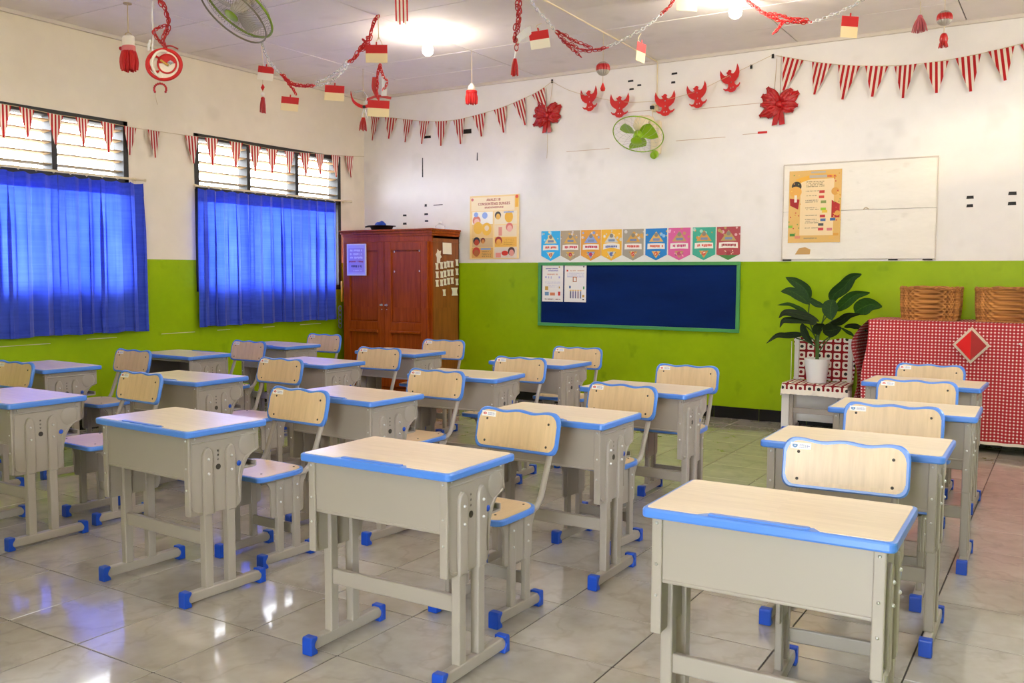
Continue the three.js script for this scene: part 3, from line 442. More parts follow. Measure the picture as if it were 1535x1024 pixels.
{
  const q = rng(19);
  sheet('paper_sheet', paint(192, 320, (c, w, h) => { c.fillStyle = '#f3efe8'; c.fillRect(0, 0, w, h); c.fillStyle = '#d0a860'; c.fillRect(150, 10, 12, 14); scribble(c, 30, 26, 110, 9, '#7c78b0', q); scribble(c, 50, 44, 90, 9, '#8d8ac4', q); scribble(c, 36, 74, 100, 12, '#e0b49c', q); scribble(c, 26, 96, 140, 20, '#b4b2dc', q, 0.7); for (let i = 0; i < 4; i++) scribble(c, 24, 146 + i * 14, 140, 5, '#c4c0dc', q, 0.9); c.fillStyle = '#cfa24a'; c.fillRect(26, 186, 28, 34); c.fillStyle = '#6f93b8'; c.fillRect(24, 236, 36, 30); c.fillStyle = '#e08a60'; c.fillRect(70, 240, 46, 26); c.fillStyle = '#d43428'; c.fillRect(146, 232, 20, 34); c.fillStyle = '#c9a24c'; c.fillRect(152, 186, 10, 18); scribble(c, 24, 294, 145, 8, '#6a4038', q); }), -4.392, -4.162, 0.985, 1.336, ZB + 0.016, 'white printed sheet on the blue board, in the board corner', 'paper', 'printed sheets on the blue board');
  sheet('paper_sheet', paint(192, 320, (c, w, h) => { c.fillStyle = '#f3efe8'; c.fillRect(0, 0, w, h); c.fillStyle = '#444'; c.fillRect(162, 10, 12, 10); c.fillStyle = '#d8442c'; c.fillRect(18, 42, 14, 14); scribble(c, 50, 44, 120, 9, '#dcb8a0', q); for (let i = 0; i < 3; i++) scribble(c, 24, 66 + i * 16, 144, 7, '#b2aed8', q); c.strokeStyle = '#b06a40'; c.lineWidth = 7; c.strokeRect(76, 104, 28, 38); c.fillStyle = '#2858a0'; c.fillRect(42, 180, 13, 22); c.fillStyle = '#3a9a48'; c.fillRect(164, 184, 12, 24); for (let k = 0; k < 5; k++) { c.fillStyle = ['#6b6b80', '#88809a', '#7a7a92', '#9a7f88', '#76809a'][k]; c.fillRect(48 + k * 22, 226, 12, 62); c.fillStyle = '#e6c07c'; c.fillRect(46 + k * 22, 214, 16, 10); } c.fillStyle = '#d8a84a'; c.fillRect(158, 256, 18, 22); c.fillStyle = '#222'; c.fillRect(160, 292, 14, 10); }), -4.148, -3.914, 0.985, 1.337, ZB + 0.016, 'white printed sheet with a row of columns on the blue board, beside the first sheet', 'paper', 'printed sheets on the blue board');
  // anatomy-of-the-senses poster
  sheet('poster', paint(480, 512, (c, w, h) => {
    const gr = c.createLinearGradient(0, 0, 0, h); c.fillStyle = '#f7d99a'; c.fillRect(0, 0, w, h); c.fillStyle = '#fbe9c4'; c.fillRect(14, 14, w - 60, 110); c.fillStyle = '#f2b93a'; c.fillRect(w - 40, 10, 30, 90); c.fillStyle = '#e04a30'; c.beginPath(); c.arc(w - 24, 18, 14, 0, 7); c.fill(); c.fillStyle = '#d8787a'; c.beginPath(); c.arc(24, 30, 12, 0, 7); c.fill();
    c.fillStyle = '#a63a34'; c.textAlign = 'center'; c.font = 'bold 26px sans-serif'; c.fillText('AMALES SB', w * 0.48, 44); c.font = 'bold 29px sans-serif'; c.fillText('CONSONTING SUNGES', w * 0.49, 78); c.font = 'bold 22px sans-serif'; c.fillText('KANDUNGERUSM', w * 0.49, 104);
    c.fillStyle = '#fdf8ee'; c.fillRect(24, 130, 200, 100); c.fillStyle = '#f6e6c6'; c.fillRect(240, 130, 218, 104); c.fillStyle = '#eec98a'; c.fillRect(20, 230, 206, 105); c.fillStyle = '#f3ddba'; c.fillRect(240, 240, 216, 92); c.fillStyle = '#d8b98c'; c.fillRect(24, 340, 200, 76); c.fillStyle = '#f3bc4c'; c.fillRect(244, 338, 214, 76); c.fillStyle = '#e3b065'; c.fillRect(20, 420, 206, 84); c.fillStyle = '#eadccb'; c.fillRect(240, 420, 220, 84);
    const head = (x, y, r, hair, skin) => { c.fillStyle = hair; c.beginPath(); c.arc(x, y, r, 0, 7); c.fill(); c.fillStyle = skin; c.beginPath(); c.ellipse(x + r * 0.05, y + r * 0.35, r * 0.72, r * 0.78, 0, 0, 7); c.fill(); };
    head(66, 200, 38, '#e28878', '#f6c8b4'); head(274, 162, 30, '#4a4440', '#f0bc58'); head(386, 258, 34, '#e2786c', '#f2b6a6'); head(66, 366, 32, '#2c3040', '#c0503c'); head(128, 362, 22, '#7a3c2c', '#d9914a'); head(280, 366, 34, '#a83428', '#f0b04a'); head(406, 452, 34, '#4a3030', '#eaa294'); head(64, 452, 36, '#cc4a3a', '#b86a3a');
    c.fillStyle = '#f0b838'; c.beginPath(); c.ellipse(380, 176, 40, 46, 0, 0, 7); c.fill(); c.fillStyle = '#f2c04c'; c.beginPath(); c.ellipse(80, 260, 44, 50, 0, 0, 7); c.fill(); c.beginPath(); c.ellipse(165, 270, 46, 52, 0, 0, 7); c.fill(); c.fillStyle = '#f6e0c0'; c.beginPath(); c.arc(165, 262, 22, 0, 7); c.fill(); c.fillStyle = '#e89a8a'; c.fillRect(280, 256, 34, 70); c.fillStyle = '#d83a2c'; c.beginPath(); c.ellipse(342, 466, 32, 20, 0, 0, 7); c.fill(); c.fillStyle = '#f09a8c'; c.fillRect(252, 462, 52, 38); c.fillStyle = '#8ba8d8'; c.fillRect(108, 424, 96, 15); c.fillRect(330, 134, 96, 9); c.fillStyle = '#98b4ec'; c.beginPath(); c.arc(60, 152, 20, 0, 7); c.arc(146, 160, 26, 0, 7); c.fill();
    for (let i = 0; i < 4; i++) { scribble(c, 118, 448 + i * 13, 90, 7, '#9a8458', q, 0.8); scribble(c, 330, 352 + i * 14, 100, 6, '#c8922c', q, 0.8); }
  }), -5.253, -4.666, 1.4, 2.035, ZB, 'large yellow illustrated poster with a red title, beside the cabinet', 'poster', undefined, 0.01);
}
{ // nine shield-shaped pennant posters over the board
  const q = rng(77), W = 0.208, pens = [['#2fb4ee', '#f0d9a4', '#e8553c', 'bright sky blue'], ['#b3a184', '#e0b050', '#cc3a4a', 'brownish'], ['#e8a43c', '#8fa8dc', '#c42c4c', 'orange'], ['#f2bb34', '#d8d4c8', '#5a6cae', 'golden yellow'], ['#a49c8c', '#d8a24a', '#d4483a', 'grey'], ['#1580cc', '#e8b45c', '#e0603a', 'deep blue'], ['#d9609c', '#c49a64', '#c43c74', 'pink'], ['#3fae94', '#d99a4a', '#dd5c4c', 'teal green'], ['#b04a50', '#b9a060', '#a03440', 'dark red']];
  const xs = [-4.418, -4.203, -3.985, -3.772, -3.553, -3.327, -3.107, -2.878, -2.658];
  pens.forEach(([bg, a, b, word], i) => {
    const t = paint(160, 220, (c, w, h) => {
      c.fillStyle = bg; c.fillRect(0, 0, w, h); for (let k = 0; k < 9; k++) { c.fillStyle = k % 2 ? 'rgba(255,255,255,.55)' : a; c.beginPath(); c.arc(q() * w, q() * h * 0.3 + 6, 4 + q() * 8, 0, 7); c.fill(); }
      c.fillStyle = a; c.beginPath(); c.moveTo(80, 20); c.lineTo(112, 62); c.lineTo(134, 92); c.lineTo(26, 92); c.lineTo(48, 62); c.fill(); c.fillStyle = '#8b8576'; c.beginPath(); c.arc(80, 44, 14, 0, 7); c.fill(); c.fillStyle = '#7d90b4'; c.fillRect(56, 68, 50, 16);
      c.fillStyle = '#f5f0e6'; c.beginPath(); c.moveTo(16, 104); c.quadraticCurveTo(80, i === 3 ? 84 : 98, 144, 104); c.lineTo(146, 142); c.quadraticCurveTo(80, i === 3 ? 118 : 138, 14, 142); c.fill(); scribble(c, 34, 112, 92, 17, b, q, 0.15);
      c.fillStyle = i === 8 ? '#4a8a4a' : a; if (i === 8) c.fillRect(0, 186, w, 34); else { c.beginPath(); c.moveTo(46, 156); c.lineTo(114, 156); c.lineTo(80, 206); c.fill(); } c.fillStyle = b; c.beginPath(); c.arc(80, 174, 14, 0, 7); c.fill(); for (let k = 0; k < 10; k++) { c.fillStyle = k % 2 ? '#efe2c4' : '#7c7464'; c.fillRect(46 + q() * 66, 154 + q() * 34, 6, 6); }
    });
    t.repeat.set(1, 1);
    const s = shapeOf([[-W / 2, 0.05], [0, 0], [W / 2, 0.05], [W / 2, 0.288], [-W / 2, 0.288]]), g = ext(s, 0.0015), p = g.attributes.position, uv = g.attributes.uv; for (let k = 0; k < p.count; k++) uv.setXY(k, p.getX(k) / W + 0.5, p.getY(k) / 0.288);
    solo('pennant_poster', g, std({ map: t, roughness: 0.5 }), `${word} shield-shaped pennant poster hanging above the blue board`, 'pennant', 'pennant posters above the blue board', [xs[i] + 0.105, 1.377, ZB + 0.002]);
  });
}
{ // white panel with the second poster
  const b = thing('white_board', 'large white board with a seam across it, on the wall above the plant', 'board', [0, 0, 0]), x0 = -2.085, x1 = -0.918, y0 = 1.368, y1 = 2.155, ym = 1.77;
  const wm = std({ map: plasterTex(246, 240, 228, 63), roughness: 0.55 });
  part('board', span(x0, x1, ym + 0.002, y1, ZB, ZB + 0.012, 0.003), wm, b); part('board', span(x0, x1, y0 + 0.012, ym - 0.002, ZB, ZB + 0.012, 0.003), wm, b);
  part('edge_strip', merge([span(x0 - 0.006, x1 + 0.006, y1, y1 + 0.01, ZB, ZB + 0.018, 0.002), span(x1, x1 + 0.008, y0, y1, ZB, ZB + 0.018, 0.002), span(x0 - 0.008, x0, y0, y1, ZB, ZB + 0.018, 0.002)]), M.trimWhite, b);
  for (const x of [x0 + 0.04, x1 - 0.3, x1 - 0.05]) part('clip', span(x - 0.035, x + 0.035, y0, y0 + 0.012, ZB, ZB + 0.02, 0.003), M.black, b);
  part('torn_patch', ext(shapeOf([[-0.06, -0.03], [0.06, -0.03], [0.065, 0.01], [0.02, 0.03], [-0.03, 0.02]]), 0.001).translate(-1.92, 1.45, ZB + 0.012), std({ color: '#c9a064', roughness: 0.9 }), b);
  part('wire_tie', tube([[-1.45, 1.775, ZB + 0.014], [-1.43, 1.79, ZB + 0.022], [-1.41, 1.775, ZB + 0.014]], 0.003, 8, 5), M.string, b);
  const q = rng(33);
  sheet('poster', paint(360, 500, (c, w, h) => {
    c.fillStyle = '#e2b668'; c.fillRect(0, 0, w, h); c.fillStyle = '#f0d6a8'; c.fillRect(80, 62, 230, 388); c.fillStyle = '#edb23c'; c.beginPath(); c.moveTo(44, 60); c.quadraticCurveTo(180, 10, 330, 40); c.lineTo(320, 58); c.quadraticCurveTo(180, 40, 70, 88); c.fill(); c.fillStyle = '#c0b4a4'; c.fillRect(140, 34, 120, 20); c.fillStyle = '#b8b4b0'; c.fillRect(150, 10, 100, 10); scribble(c, 262, 38, 50, 14, '#d0564a', q);
    for (let i = 0; i < 4; i++) scribble(c, 120, 76 + i * 11, 120, 6, '#8a7454', q, 0.7); for (const y of [140, 172, 204, 216, 256, 268, 308, 336, 348, 360, 396]) scribble(c, 116, y, 74 + q() * 20, 6, '#98846c', q, 0.7);
    c.fillStyle = '#38322c'; c.beginPath(); c.arc(52, 108, 34, 0, 7); c.fill(); c.fillStyle = '#e8ac50'; c.beginPath(); c.ellipse(46, 146, 42, 38, 0, 0, 7); c.fill(); c.fillStyle = '#a81c1c'; c.beginPath(); c.moveTo(6, 190); c.lineTo(74, 200); c.lineTo(66, 268); c.lineTo(10, 240); c.fill(); c.fillStyle = '#f2e6d4'; c.fillRect(38, 168, 18, 50); c.fillStyle = '#b42420'; c.beginPath(); c.moveTo(296, 210); c.lineTo(352, 240); c.lineTo(352, 330); c.lineTo(296, 330); c.fill(); c.fillStyle = '#dca048'; c.beginPath(); c.arc(318, 150, 26, 0, 7); c.arc(336, 300, 18, 0, 7); c.fill();
    const spots = [['#c83830', 228, 150], ['#d85044', 226, 186], ['#8a9a50', 240, 220], ['#9ccc30', 240, 270], ['#e8c040', 250, 286], ['#c02c30', 236, 318], ['#5070a8', 240, 344], ['#505050', 226, 376], ['#d84050', 226, 408], ['#d88080', 286, 410], ['#4a8a30', 30, 446], ['#e08a70', 66, 462], ['#3a68a8', 306, 342], ['#8cc040', 12, 388], ['#e0a040', 330, 445], ['#e8b860', 300, 466]];
    for (const [col, x, y] of spots) { c.fillStyle = col; c.fillRect(x - 18, y - 9, 36, 18); } for (let k = 0; k < 40; k++) { c.fillStyle = ['#d8963c', '#c84a3c', '#f0c860', '#8aa04c'][k % 4]; const e = q() > 0.5; c.fillRect(e ? q() * 76 : 306 + q() * 50, 20 + q() * 460, 8, 8); }
    scribble(c, 110, 466, 90, 8, '#a08c68', q);
  }), -2.04, -1.622, 1.517, 2.106, ZB + 0.012, 'yellow and red illustrated poster fixed on the white wall board', 'poster', undefined, 0.004);
}
{ // strips of black tape left on the wall
  const L = [[-6.1, 1.87, 0.05, 0.02], [-6.1, 1.782, 0.05, 0.022], [-5.815, 1.873, 0.05, 0.02], [-5.81, 1.802, 0.046, 0.018], [-5.82, 1.965, 0.03, 0.025], [-5.66, 1.963, 0.12, 0.008], [-5.8, 2.672, 0.1, 0.026], [-5.29, 2.69, 0.1, 0.045], [-5.86, 2.36, 0.015, 0.2], [-5.17, 2.43, 0.012, 0.08], [-3.495, 3.0, 0.055, 0.017], [-3.41, 2.955, 0.04, 0.016], [-3.485, 2.927, 0.045, 0.017], [-3.075, 3.02, 0.055, 0.017], [-3.085, 2.945, 0.04, 0.018], [-0.69, 1.84, 0.05, 0.022], [-0.69, 1.776, 0.046, 0.022], [-0.41, 1.858, 0.055, 0.024], [-0.41, 1.783, 0.055, 0.024]];
  const where = ['just above the cabinet top, upper strip of the pair over the black tray', 'just above the cabinet top, lower strip of the pair over the black tray', 'above the cabinet between tray and bottle, upper strip of the pair', 'above the cabinet between tray and bottle, lower strip of the pair', 'short piece above the cabinet at the end of a thin line', 'thin line of tape above the cabinet', 'behind the striped bunting near the room corner', 'thick strip behind the striped bunting above the poster', 'long upright strip under the bunting near the room corner', 'short upright strip under the bunting above the poster', 'topmost of the three beside the fan conduit', 'middle one of the three beside the fan conduit', 'lowest of the three beside the fan conduit', 'upper of the two on the panel side of the fan conduit', 'lower of the two on the panel side of the fan conduit', 'upper of the pair next to the white board', 'lower of the pair next to the white board', 'upper of the pair farther from the white board', 'lower of the pair farther from the white board'];
  L.forEach(([x, y, w, h], i) => { const s = (i * 0.37) % 1 * 0.06 - 0.03; solo('black_tape', ext(shapeOf([[-w / 2, -h / 2], [w / 2, -h / 2 + s * w], [w / 2 - 0.002, h / 2 + s * w], [-w / 2 + 0.003, h / 2]]), 0.0012), M.black, 'black tape ' + where[i], 'tape', 'strips of black tape on the back wall', [x, y, ZB + 0.0005]); });
}

// ---------------------------------------------------------------- fans, conduit, lamps
M.fanClear = phy({ color: '#e9e4da', roughness: 0.3, transmission: 0.5, thickness: 0 });
function fanHead(o, r, ring, blade, cage, motorMat, wires, ringR = 0.008) {        // built round the origin, blowing along +z
  part('cage_ring', new THREE.TorusGeometry(r, ringR, 8, 48), ring, o);
  const W = []; for (let k = 0; k < wires; k++) { const a = k / wires * Math.PI * 2, c = Math.cos(a), s = Math.sin(a); W.push(tube([[c * r, s * r, 0], [c * r * 0.8, s * r * 0.8, 0.055], [c * r * 0.4, s * r * 0.4, 0.075], [c * 0.03, s * 0.03, 0.08]], 0.0011, 8, 3), tube([[c * r, s * r, 0], [c * r * 0.8, s * r * 0.8, -0.05], [c * r * 0.35, s * r * 0.35, -0.07], [c * 0.04, s * 0.04, -0.075]], 0.0011, 8, 3)); }
  part('cage_wires', merge(W), cage, o).userData.kind = 'stuff';
  for (let k = 0; k < 3; k++) {
    const m = part('blade', sheetSolid(8, 8, (u, v) => { const q = 0.03 + (r * 0.76 - 0.03) * v, w = 0.025 + 0.05 * Math.sin(Math.min(1, v * 1.15) * Math.PI * 0.62), a = (u - 0.5) * 2; return [a * w + 0.02 * v, q * (1 - 0.06 * a * a * v), 0.022 * a + 0.006 * a * a]; }, 0.002), blade, o);
    m.rotation.z = k * Math.PI * 2 / 3 + 0.9;
  }
  part('hub', lathe([[0.001, 0.05], [0.03, 0.046], [0.04, 0.03], [0.042, -0.01], [0.001, -0.012]], 18).rotateX(Math.PI / 2), blade, o);
  part('badge', lathe([[0.001, 0.092], [0.03, 0.09], [0.05, 0.082], [0.05, 0.076], [0.001, 0.074]], 20).rotateX(Math.PI / 2), ring, o);
  part('motor', lathe([[0.001, -0.19], [0.045, -0.185], [0.062, -0.15], [0.064, -0.09], [0.04, -0.06], [0.001, -0.06]], 18).rotateX(Math.PI / 2), motorMat, o);
}
{ // wall fan
  const o = thing('wall_fan', 'green bladed wall fan with a thin round cage under a conduit', 'fan', [-3.29, 2.47, -7.42]), head = new THREE.Group(); head.name = 'fan_head'; o.add(head);
  fanHead(head, 0.222, M.limeFan, M.limeFan, M.fanClear, M.cream2, 20, 0.005); { const P = V(-3.29, 2.47, -7.42), v = P.clone().sub(V(0, EYE, 0)).normalize(), n = v.multiplyScalar(-0.6).add(V(0, -0.76, 0)).add(V(-0.18, 0, 0.05)).normalize(); head.lookAt(P.clone().add(n)); }
  const d = V(0, 0, 1).applyQuaternion(head.quaternion).multiplyScalar(-0.17);
  part('arm', tube([[d.x, d.y, d.z], [0.02, 0.16, -0.2], [0.05, 0.06, -0.245]], 0.03, 10, 8), M.cream2, o);
  part('wall_base', box(0.1, 0.3, 0.05, 0.06, 0.0, -0.255, 0.02), M.cream2, o);
  part('speed_knob', merge([new THREE.CylinderGeometry(0.032, 0.036, 0.04, 18).rotateX(Math.PI / 2 + 0.5).translate(0.06, -0.155, -0.22), box(0.012, 0.05, 0.02, 0.06, -0.162, -0.2, 0.004)]), M.limeFan, o);
  const c = thing('conduit', 'thin cream cable conduit running along the ceiling and down to the wall fan', 'conduit', [0, 0, 0]);
  part('pipe', merge([rod([-3.185, H - 0.012, -5.2], [-3.232, H - 0.012, ZB + 0.03], 0.006, 8), tube([[-3.232, H - 0.012, ZB + 0.04], [-3.232, H - 0.02, ZB + 0.014], [-3.232, H - 0.05, ZB + 0.012]], 0.006, 6, 8), rod([-3.232, H - 0.04, ZB + 0.012], [-3.232, 2.76, ZB + 0.012], 0.006, 8)]), M.cream2, c);
  part('socket_box', merge([box(0.06, 0.07, 0.04, -3.245, 2.735, ZB + 0.02, 0.01), new THREE.CylinderGeometry(0.024, 0.024, 0.03, 14).rotateX(Math.PI / 2).translate(-3.245, 2.735, ZB + 0.05)]), M.cream2, c);
  part('plug', box(0.035, 0.03, 0.03, -3.25, 2.73, ZB + 0.075, 0.006), M.black, c);
  part('cable', tube([[-3.25, 2.72, ZB + 0.07], [-3.255, 2.66, ZB + 0.05], [-3.235, 2.6, ZB + 0.03], [-3.235, 2.5, ZB + 0.03]], 0.004, 12, 5), M.cream2, c);
}
{ // ceiling fan, tipped over in its gimbal
  const P = V(-4.735, 2.985, -4.24), o = thing('ceiling_fan', 'round caged ceiling fan with a green rim, cut by the top picture edge', 'fan', P.toArray()), head = new THREE.Group(); head.name = 'fan_head'; o.add(head);
  M.fanGrey = std({ color: '#7d7660', roughness: 0.5 });
  fanHead(head, 0.255, std({ color: '#7f9a20', roughness: 0.4 }), M.fanClear, M.fanGrey, std({ color: '#d9cdb4', roughness: 0.4 }), 56);
  const Rt = V(Math.cos(0.5527), 0, -Math.sin(0.5527)), n = V(P.x, P.y - EYE, P.z).normalize().multiplyScalar(-0.42).addScaledVector(Rt, -0.58).addScaledVector(V(0, 1, 0), -0.7).normalize();
  head.lookAt(P.clone().add(n));
  const b = n.clone().multiplyScalar(-0.15);
  part('outer_ring', new THREE.TorusGeometry(0.246, 0.006, 6, 40), M.fanGrey, head, [0, 0, 0.06]);
  part('down_rod', tube([b.toArray(), [b.x * 0.7, 0.14, b.z * 0.7], [b.x * 0.7, H - P.y - 0.02, b.z * 0.7]], 0.016, 10, 8), M.cream2, o);
  part('ceiling_cup', lathe([[0.001, 0], [0.06, 0], [0.055, -0.03], [0.03, -0.045], [0.001, -0.045]], 18).translate(b.x * 0.7, H - P.y, b.z * 0.7), M.cream2, o);
}
const glow = std({ color: '#fff6e4', emissive: '#fff3dc', emissiveIntensity: 6, roughness: 0.4 });
function bulb(x, z, label) {
  const o = thing('ceiling_bulb', label, 'lamp', [x, H, z], 0, 'bare bulbs on the ceiling');
  part('holder', lathe([[0.001, 0], [0.055, 0], [0.053, -0.014], [0.034, -0.02], [0.031, -0.06], [0.026, -0.064], [0.001, -0.064]], 20), M.whitePlastic, o);
  part('bulb', lathe([[0.001, -0.064], [0.02, -0.066], [0.026, -0.085], [0.04, -0.105], [0.046, -0.13], [0.04, -0.158], [0.022, -0.174], [0.001, -0.178]], 20), glow, o);
  const l = new THREE.PointLight('#fff2e2', BULB); l.position.set(0, -0.125, 0); l.castShadow = true; l.shadow.radius = 2; o.add(l);
}
bulb(-4.44, -5.906, 'lit bare bulb on the ceiling between the paper flags and the tassel lantern');
bulb(-2.018, -6.127, 'lit bare bulb on the ceiling at the top picture edge above the garlands');
bulb(0.4, -6.0, 'lit bare bulb above the table end, outside the picture'); bulb(-4.44, -2.6, 'lit bare bulb over the first row of desks, outside the picture'); bulb(-2.018, -2.6, 'lit bare bulb over the camera side desks, outside the picture'); bulb(-2.018, 0.4, 'lit bare bulb behind the camera, outside the picture');

// ---------------------------------------------------------------- buntings
const stripeTex = paint(144, 64, (c, w, h) => { for (let k = 0; k < 9; k++) { c.fillStyle = k % 2 ? '#f6ecdd' : '#c00c14'; c.fillRect(k * 16, 0, 16, h); } });
M.stripe = phy({ map: stripeTex, roughness: 1, transmission: 0.3, thickness: 0 });
function pennantGeo(w, h) { const g = ext(shapeOf([[-w / 2, 0], [-w * 0.06, -h], [w * 0.06, -h], [w / 2, 0]]), 0.0016), p = g.attributes.position, uv = g.attributes.uv; for (let k = 0; k < p.count; k++) uv.setXY(k, p.getX(k) / w + 0.5, p.getY(k) / h + 1); return g; }
function bunting(label, pts, ends, w, h, seed, along) {          // pts: pennant hanging points; along 'x' or 'z'
  const q = rng(seed), t = thing('bunting', label, 'bunting', [0, 0, 0], 0, 'red and white striped buntings'), all = [ends[0], ...pts, ends[1]];
  part('cord', tube(all, 0.0022, all.length * 4, 5), M.string, t);
  const geos = [0.94, 1, 1.06].map((s) => pennantGeo(w, h * s));
  pts.forEach((p, i) => {
    const a = all[i], b = all[i + 2], m = part('pennant', geos[Math.floor(q() * 3)], M.stripe, t, p);
    const tilt = along === 'x' ? Math.atan2(b[1] - a[1], b[0] - a[0]) : Math.atan2(b[1] - a[1], -(b[2] - a[2]));
    m.rotation.order = 'YXZ'; m.rotation.y = (along === 'x' ? 0 : Math.PI / 2) + (q() - 0.5) * 0.5; m.rotation.z = along === 'x' ? tilt : tilt; m.rotation.x = (q() - 0.5) * 0.12;
  });
}
const onBack = (L) => L.map(([x, y]) => [x, y, ZB + 0.035]), onLeft = (L) => L.map(([y, z]) => [XL + 0.035, y, z]);
bunting('striped bunting on the back wall above the cabinet and the yellow poster', onBack([[-6.47, 2.93], [-6.25, 2.903], [-6.025, 2.865], [-5.809, 2.831], [-5.593, 2.812], [-5.369, 2.812], [-5.128, 2.84], [-4.874, 2.88], [-4.658, 2.932], [-4.444, 2.998]]), onBack([[-6.63, 2.985], [-4.3, 3.07]]), 0.15, 0.235, 3, 'x');
bunting('striped bunting on the back wall above the white board', onBack([[-2.03, 3.02], [-1.8, 2.958], [-1.59, 2.914], [-1.382, 2.885], [-1.172, 2.868], [-0.955, 2.868], [-0.738, 2.884], [-0.522, 2.91], [-0.32, 2.945]]), onBack([[-2.17, 3.06], [-0.1, 3.0]]), 0.172, 0.25, 5, 'x');
bunting('striped bunting strung along the window wall across both louvred windows', onLeft([[2.45, -3.55], [2.456, -3.729], [2.453, -3.906], [2.443, -4.128], [2.446, -4.348], [2.443, -4.571], [2.436, -4.771], [2.438, -4.994], [2.443, -5.382], [2.453, -5.6], [2.452, -5.88], [2.445, -6.103], [2.44, -6.321], [2.446, -6.55], [2.456, -6.76], [2.468, -6.974], [2.482, -7.202], [2.497, -7.415]]), onLeft([[2.46, -3.3], [2.52, -7.66]]), 0.135, 0.225, 9, 'z');
{ // cut-out birds on a string
  const t = thing('bird_garland', 'string of five red cut-out birds above the wall fan', 'garland', [0, 0, 0]), z = ZB + 0.06;
  part('cord', tube([[-4.295, 3.078, z], [-4.1, 2.97, z], [-3.88, 2.895, z], [-3.575, 2.815, z], [-3.35, 2.79, z], [-3.133, 2.79, z], [-2.837, 2.835, z], [-2.543, 2.94, z], [-2.2, 3.06, z]], 0.002, 40, 5), M.string, t);
  const s = shapeOf([[0, 0.088], [0.012, 0.083], [0.022, 0.072], [0.014, 0.062], [0.018, 0.05], [0.036, 0.045], [0.055, 0.055], [0.07, 0.078], [0.084, 0.112], [0.094, 0.075], [0.092, 0.035], [0.076, 0.004], [0.05, -0.018], [0.03, -0.028], [0.032, -0.045], [0.045, -0.062], [0.066, -0.06], [0.08, -0.048], [0.084, -0.056], [0.066, -0.076], [0.044, -0.082], [0.026, -0.1], [0, -0.106],
    [-0.026, -0.1], [-0.044, -0.082], [-0.066, -0.076], [-0.084, -0.056], [-0.08, -0.048], [-0.066, -0.06], [-0.045, -0.062], [-0.032, -0.045], [-0.03, -0.028], [-0.05, -0.018], [-0.076, 0.004], [-0.092, 0.035], [-0.094, 0.075], [-0.084, 0.112], [-0.07, 0.078], [-0.055, 0.055], [-0.036, 0.045], [-0.02, 0.05], [-0.028, 0.064], [-0.034, 0.074], [-0.02, 0.074], [-0.012, 0.083]]);
  for (const [x, y] of [[0, 0.028], [0, -0.02], [-0.012, -0.068], [0.012, -0.068]]) { const h = new THREE.Path(); h.absellipse(x, y, 0.006, 0.007, 0, Math.PI * 2); s.holes.push(h); }
  const g = ext(s, 0.003, 0.0006, 4); [[-3.881, 2.86, 0.12, -0.15], [-3.575, 2.776, 0, 0.05], [-3.133, 2.752, 0.04, 0.1], [-2.837, 2.793, 0.14, -0.1], [-2.543, 2.898, 0.2, -0.25]].forEach(([x, y, a, b]) => { const m = part('bird', g, M.redPaper, t, [x, y, z]); m.rotation.set(0, b, a); });
  for (const [x, y] of [[-4.295, 3.078], [-2.2, 3.06], [-2.38, 2.995]]) part('tape', box(0.02, 0.035, 0.006, x, y, z - 0.03, 0.002), M.black, t);
}
// ---------------------------------------------------------------- paper chains, flags, tassels
const linkGeo = new THREE.TorusGeometry(0.017, 0.0042, 5, 12).scale(0.62, 1, 1).rotateZ(Math.PI / 2), bigLink = new THREE.TorusGeometry(0.022, 0.005, 5, 12).scale(0.6, 1, 1).rotateZ(Math.PI / 2);
const up = V(1, 0, 0);
function chain(t, pts, mat, step = 0.027, geo = linkGeo, seed = 1, spread = 0.006) {
  const c = curve(pts), L = c.getLength(), n = Math.max(2, Math.round(L / step)), q = rng(seed);
  for (let i = 0; i < n; i++) { const u = (i + 0.5) / n, m = part('chain_link', geo, mat, t, c.getPointAt(u).add(V((q() - 0.5) * spread, (q() - 0.5) * spread, (q() - 0.5) * spread)).toArray()); m.quaternion.setFromUnitVectors(up, c.getTangentAt(u)); m.rotateX(i % 2 ? Math.PI / 2 + (q() - 0.5) * 0.6 : (q() - 0.5) * 0.6); }
}
function flag(t, p, w, h, turn, tilt = 0, low = M.creamPaper) {
  const f = new THREE.Group(); f.name = 'paper_flag'; f.position.set(...p); f.rotation.set(0, turn, tilt); t.add(f);
  part('red_half', ext(shapeOf([[-w / 2, 0], [w / 2, 0], [w / 2, h * 0.46], [-w / 2, h * 0.46]]), 0.0018), M.redPaper, f);
  part('white_half', ext(shapeOf([[-w / 2, -h / 2], [w / 2, -h / 2], [w / 2, 0], [-w / 2, 0]]), 0.0018), low, f);
  part('hanger', box(0.01, 0.03, 0.003, 0, h * 0.5, 0.001), M.redPaper, f);
}
function fringe(n, r0, r1, len, seed, thick = 0.0042) { const q = rng(seed), G = []; for (let k = 0; k < n; k++) { const a = k / n * 6.283 + q() * 0.2, e = r1 * (0.5 + 0.5 * q()); G.push(tube([[Math.cos(a) * r0, 0, Math.sin(a) * r0], [Math.cos(a) * (r0 + e) * 0.6, -len * 0.45, Math.sin(a) * (r0 + e) * 0.6], [Math.cos(a) * e, -len * (0.9 + q() * 0.12), Math.sin(a) * e]], thick, 5, 5)); } return merge(G); }
const TURN = 0.5527;
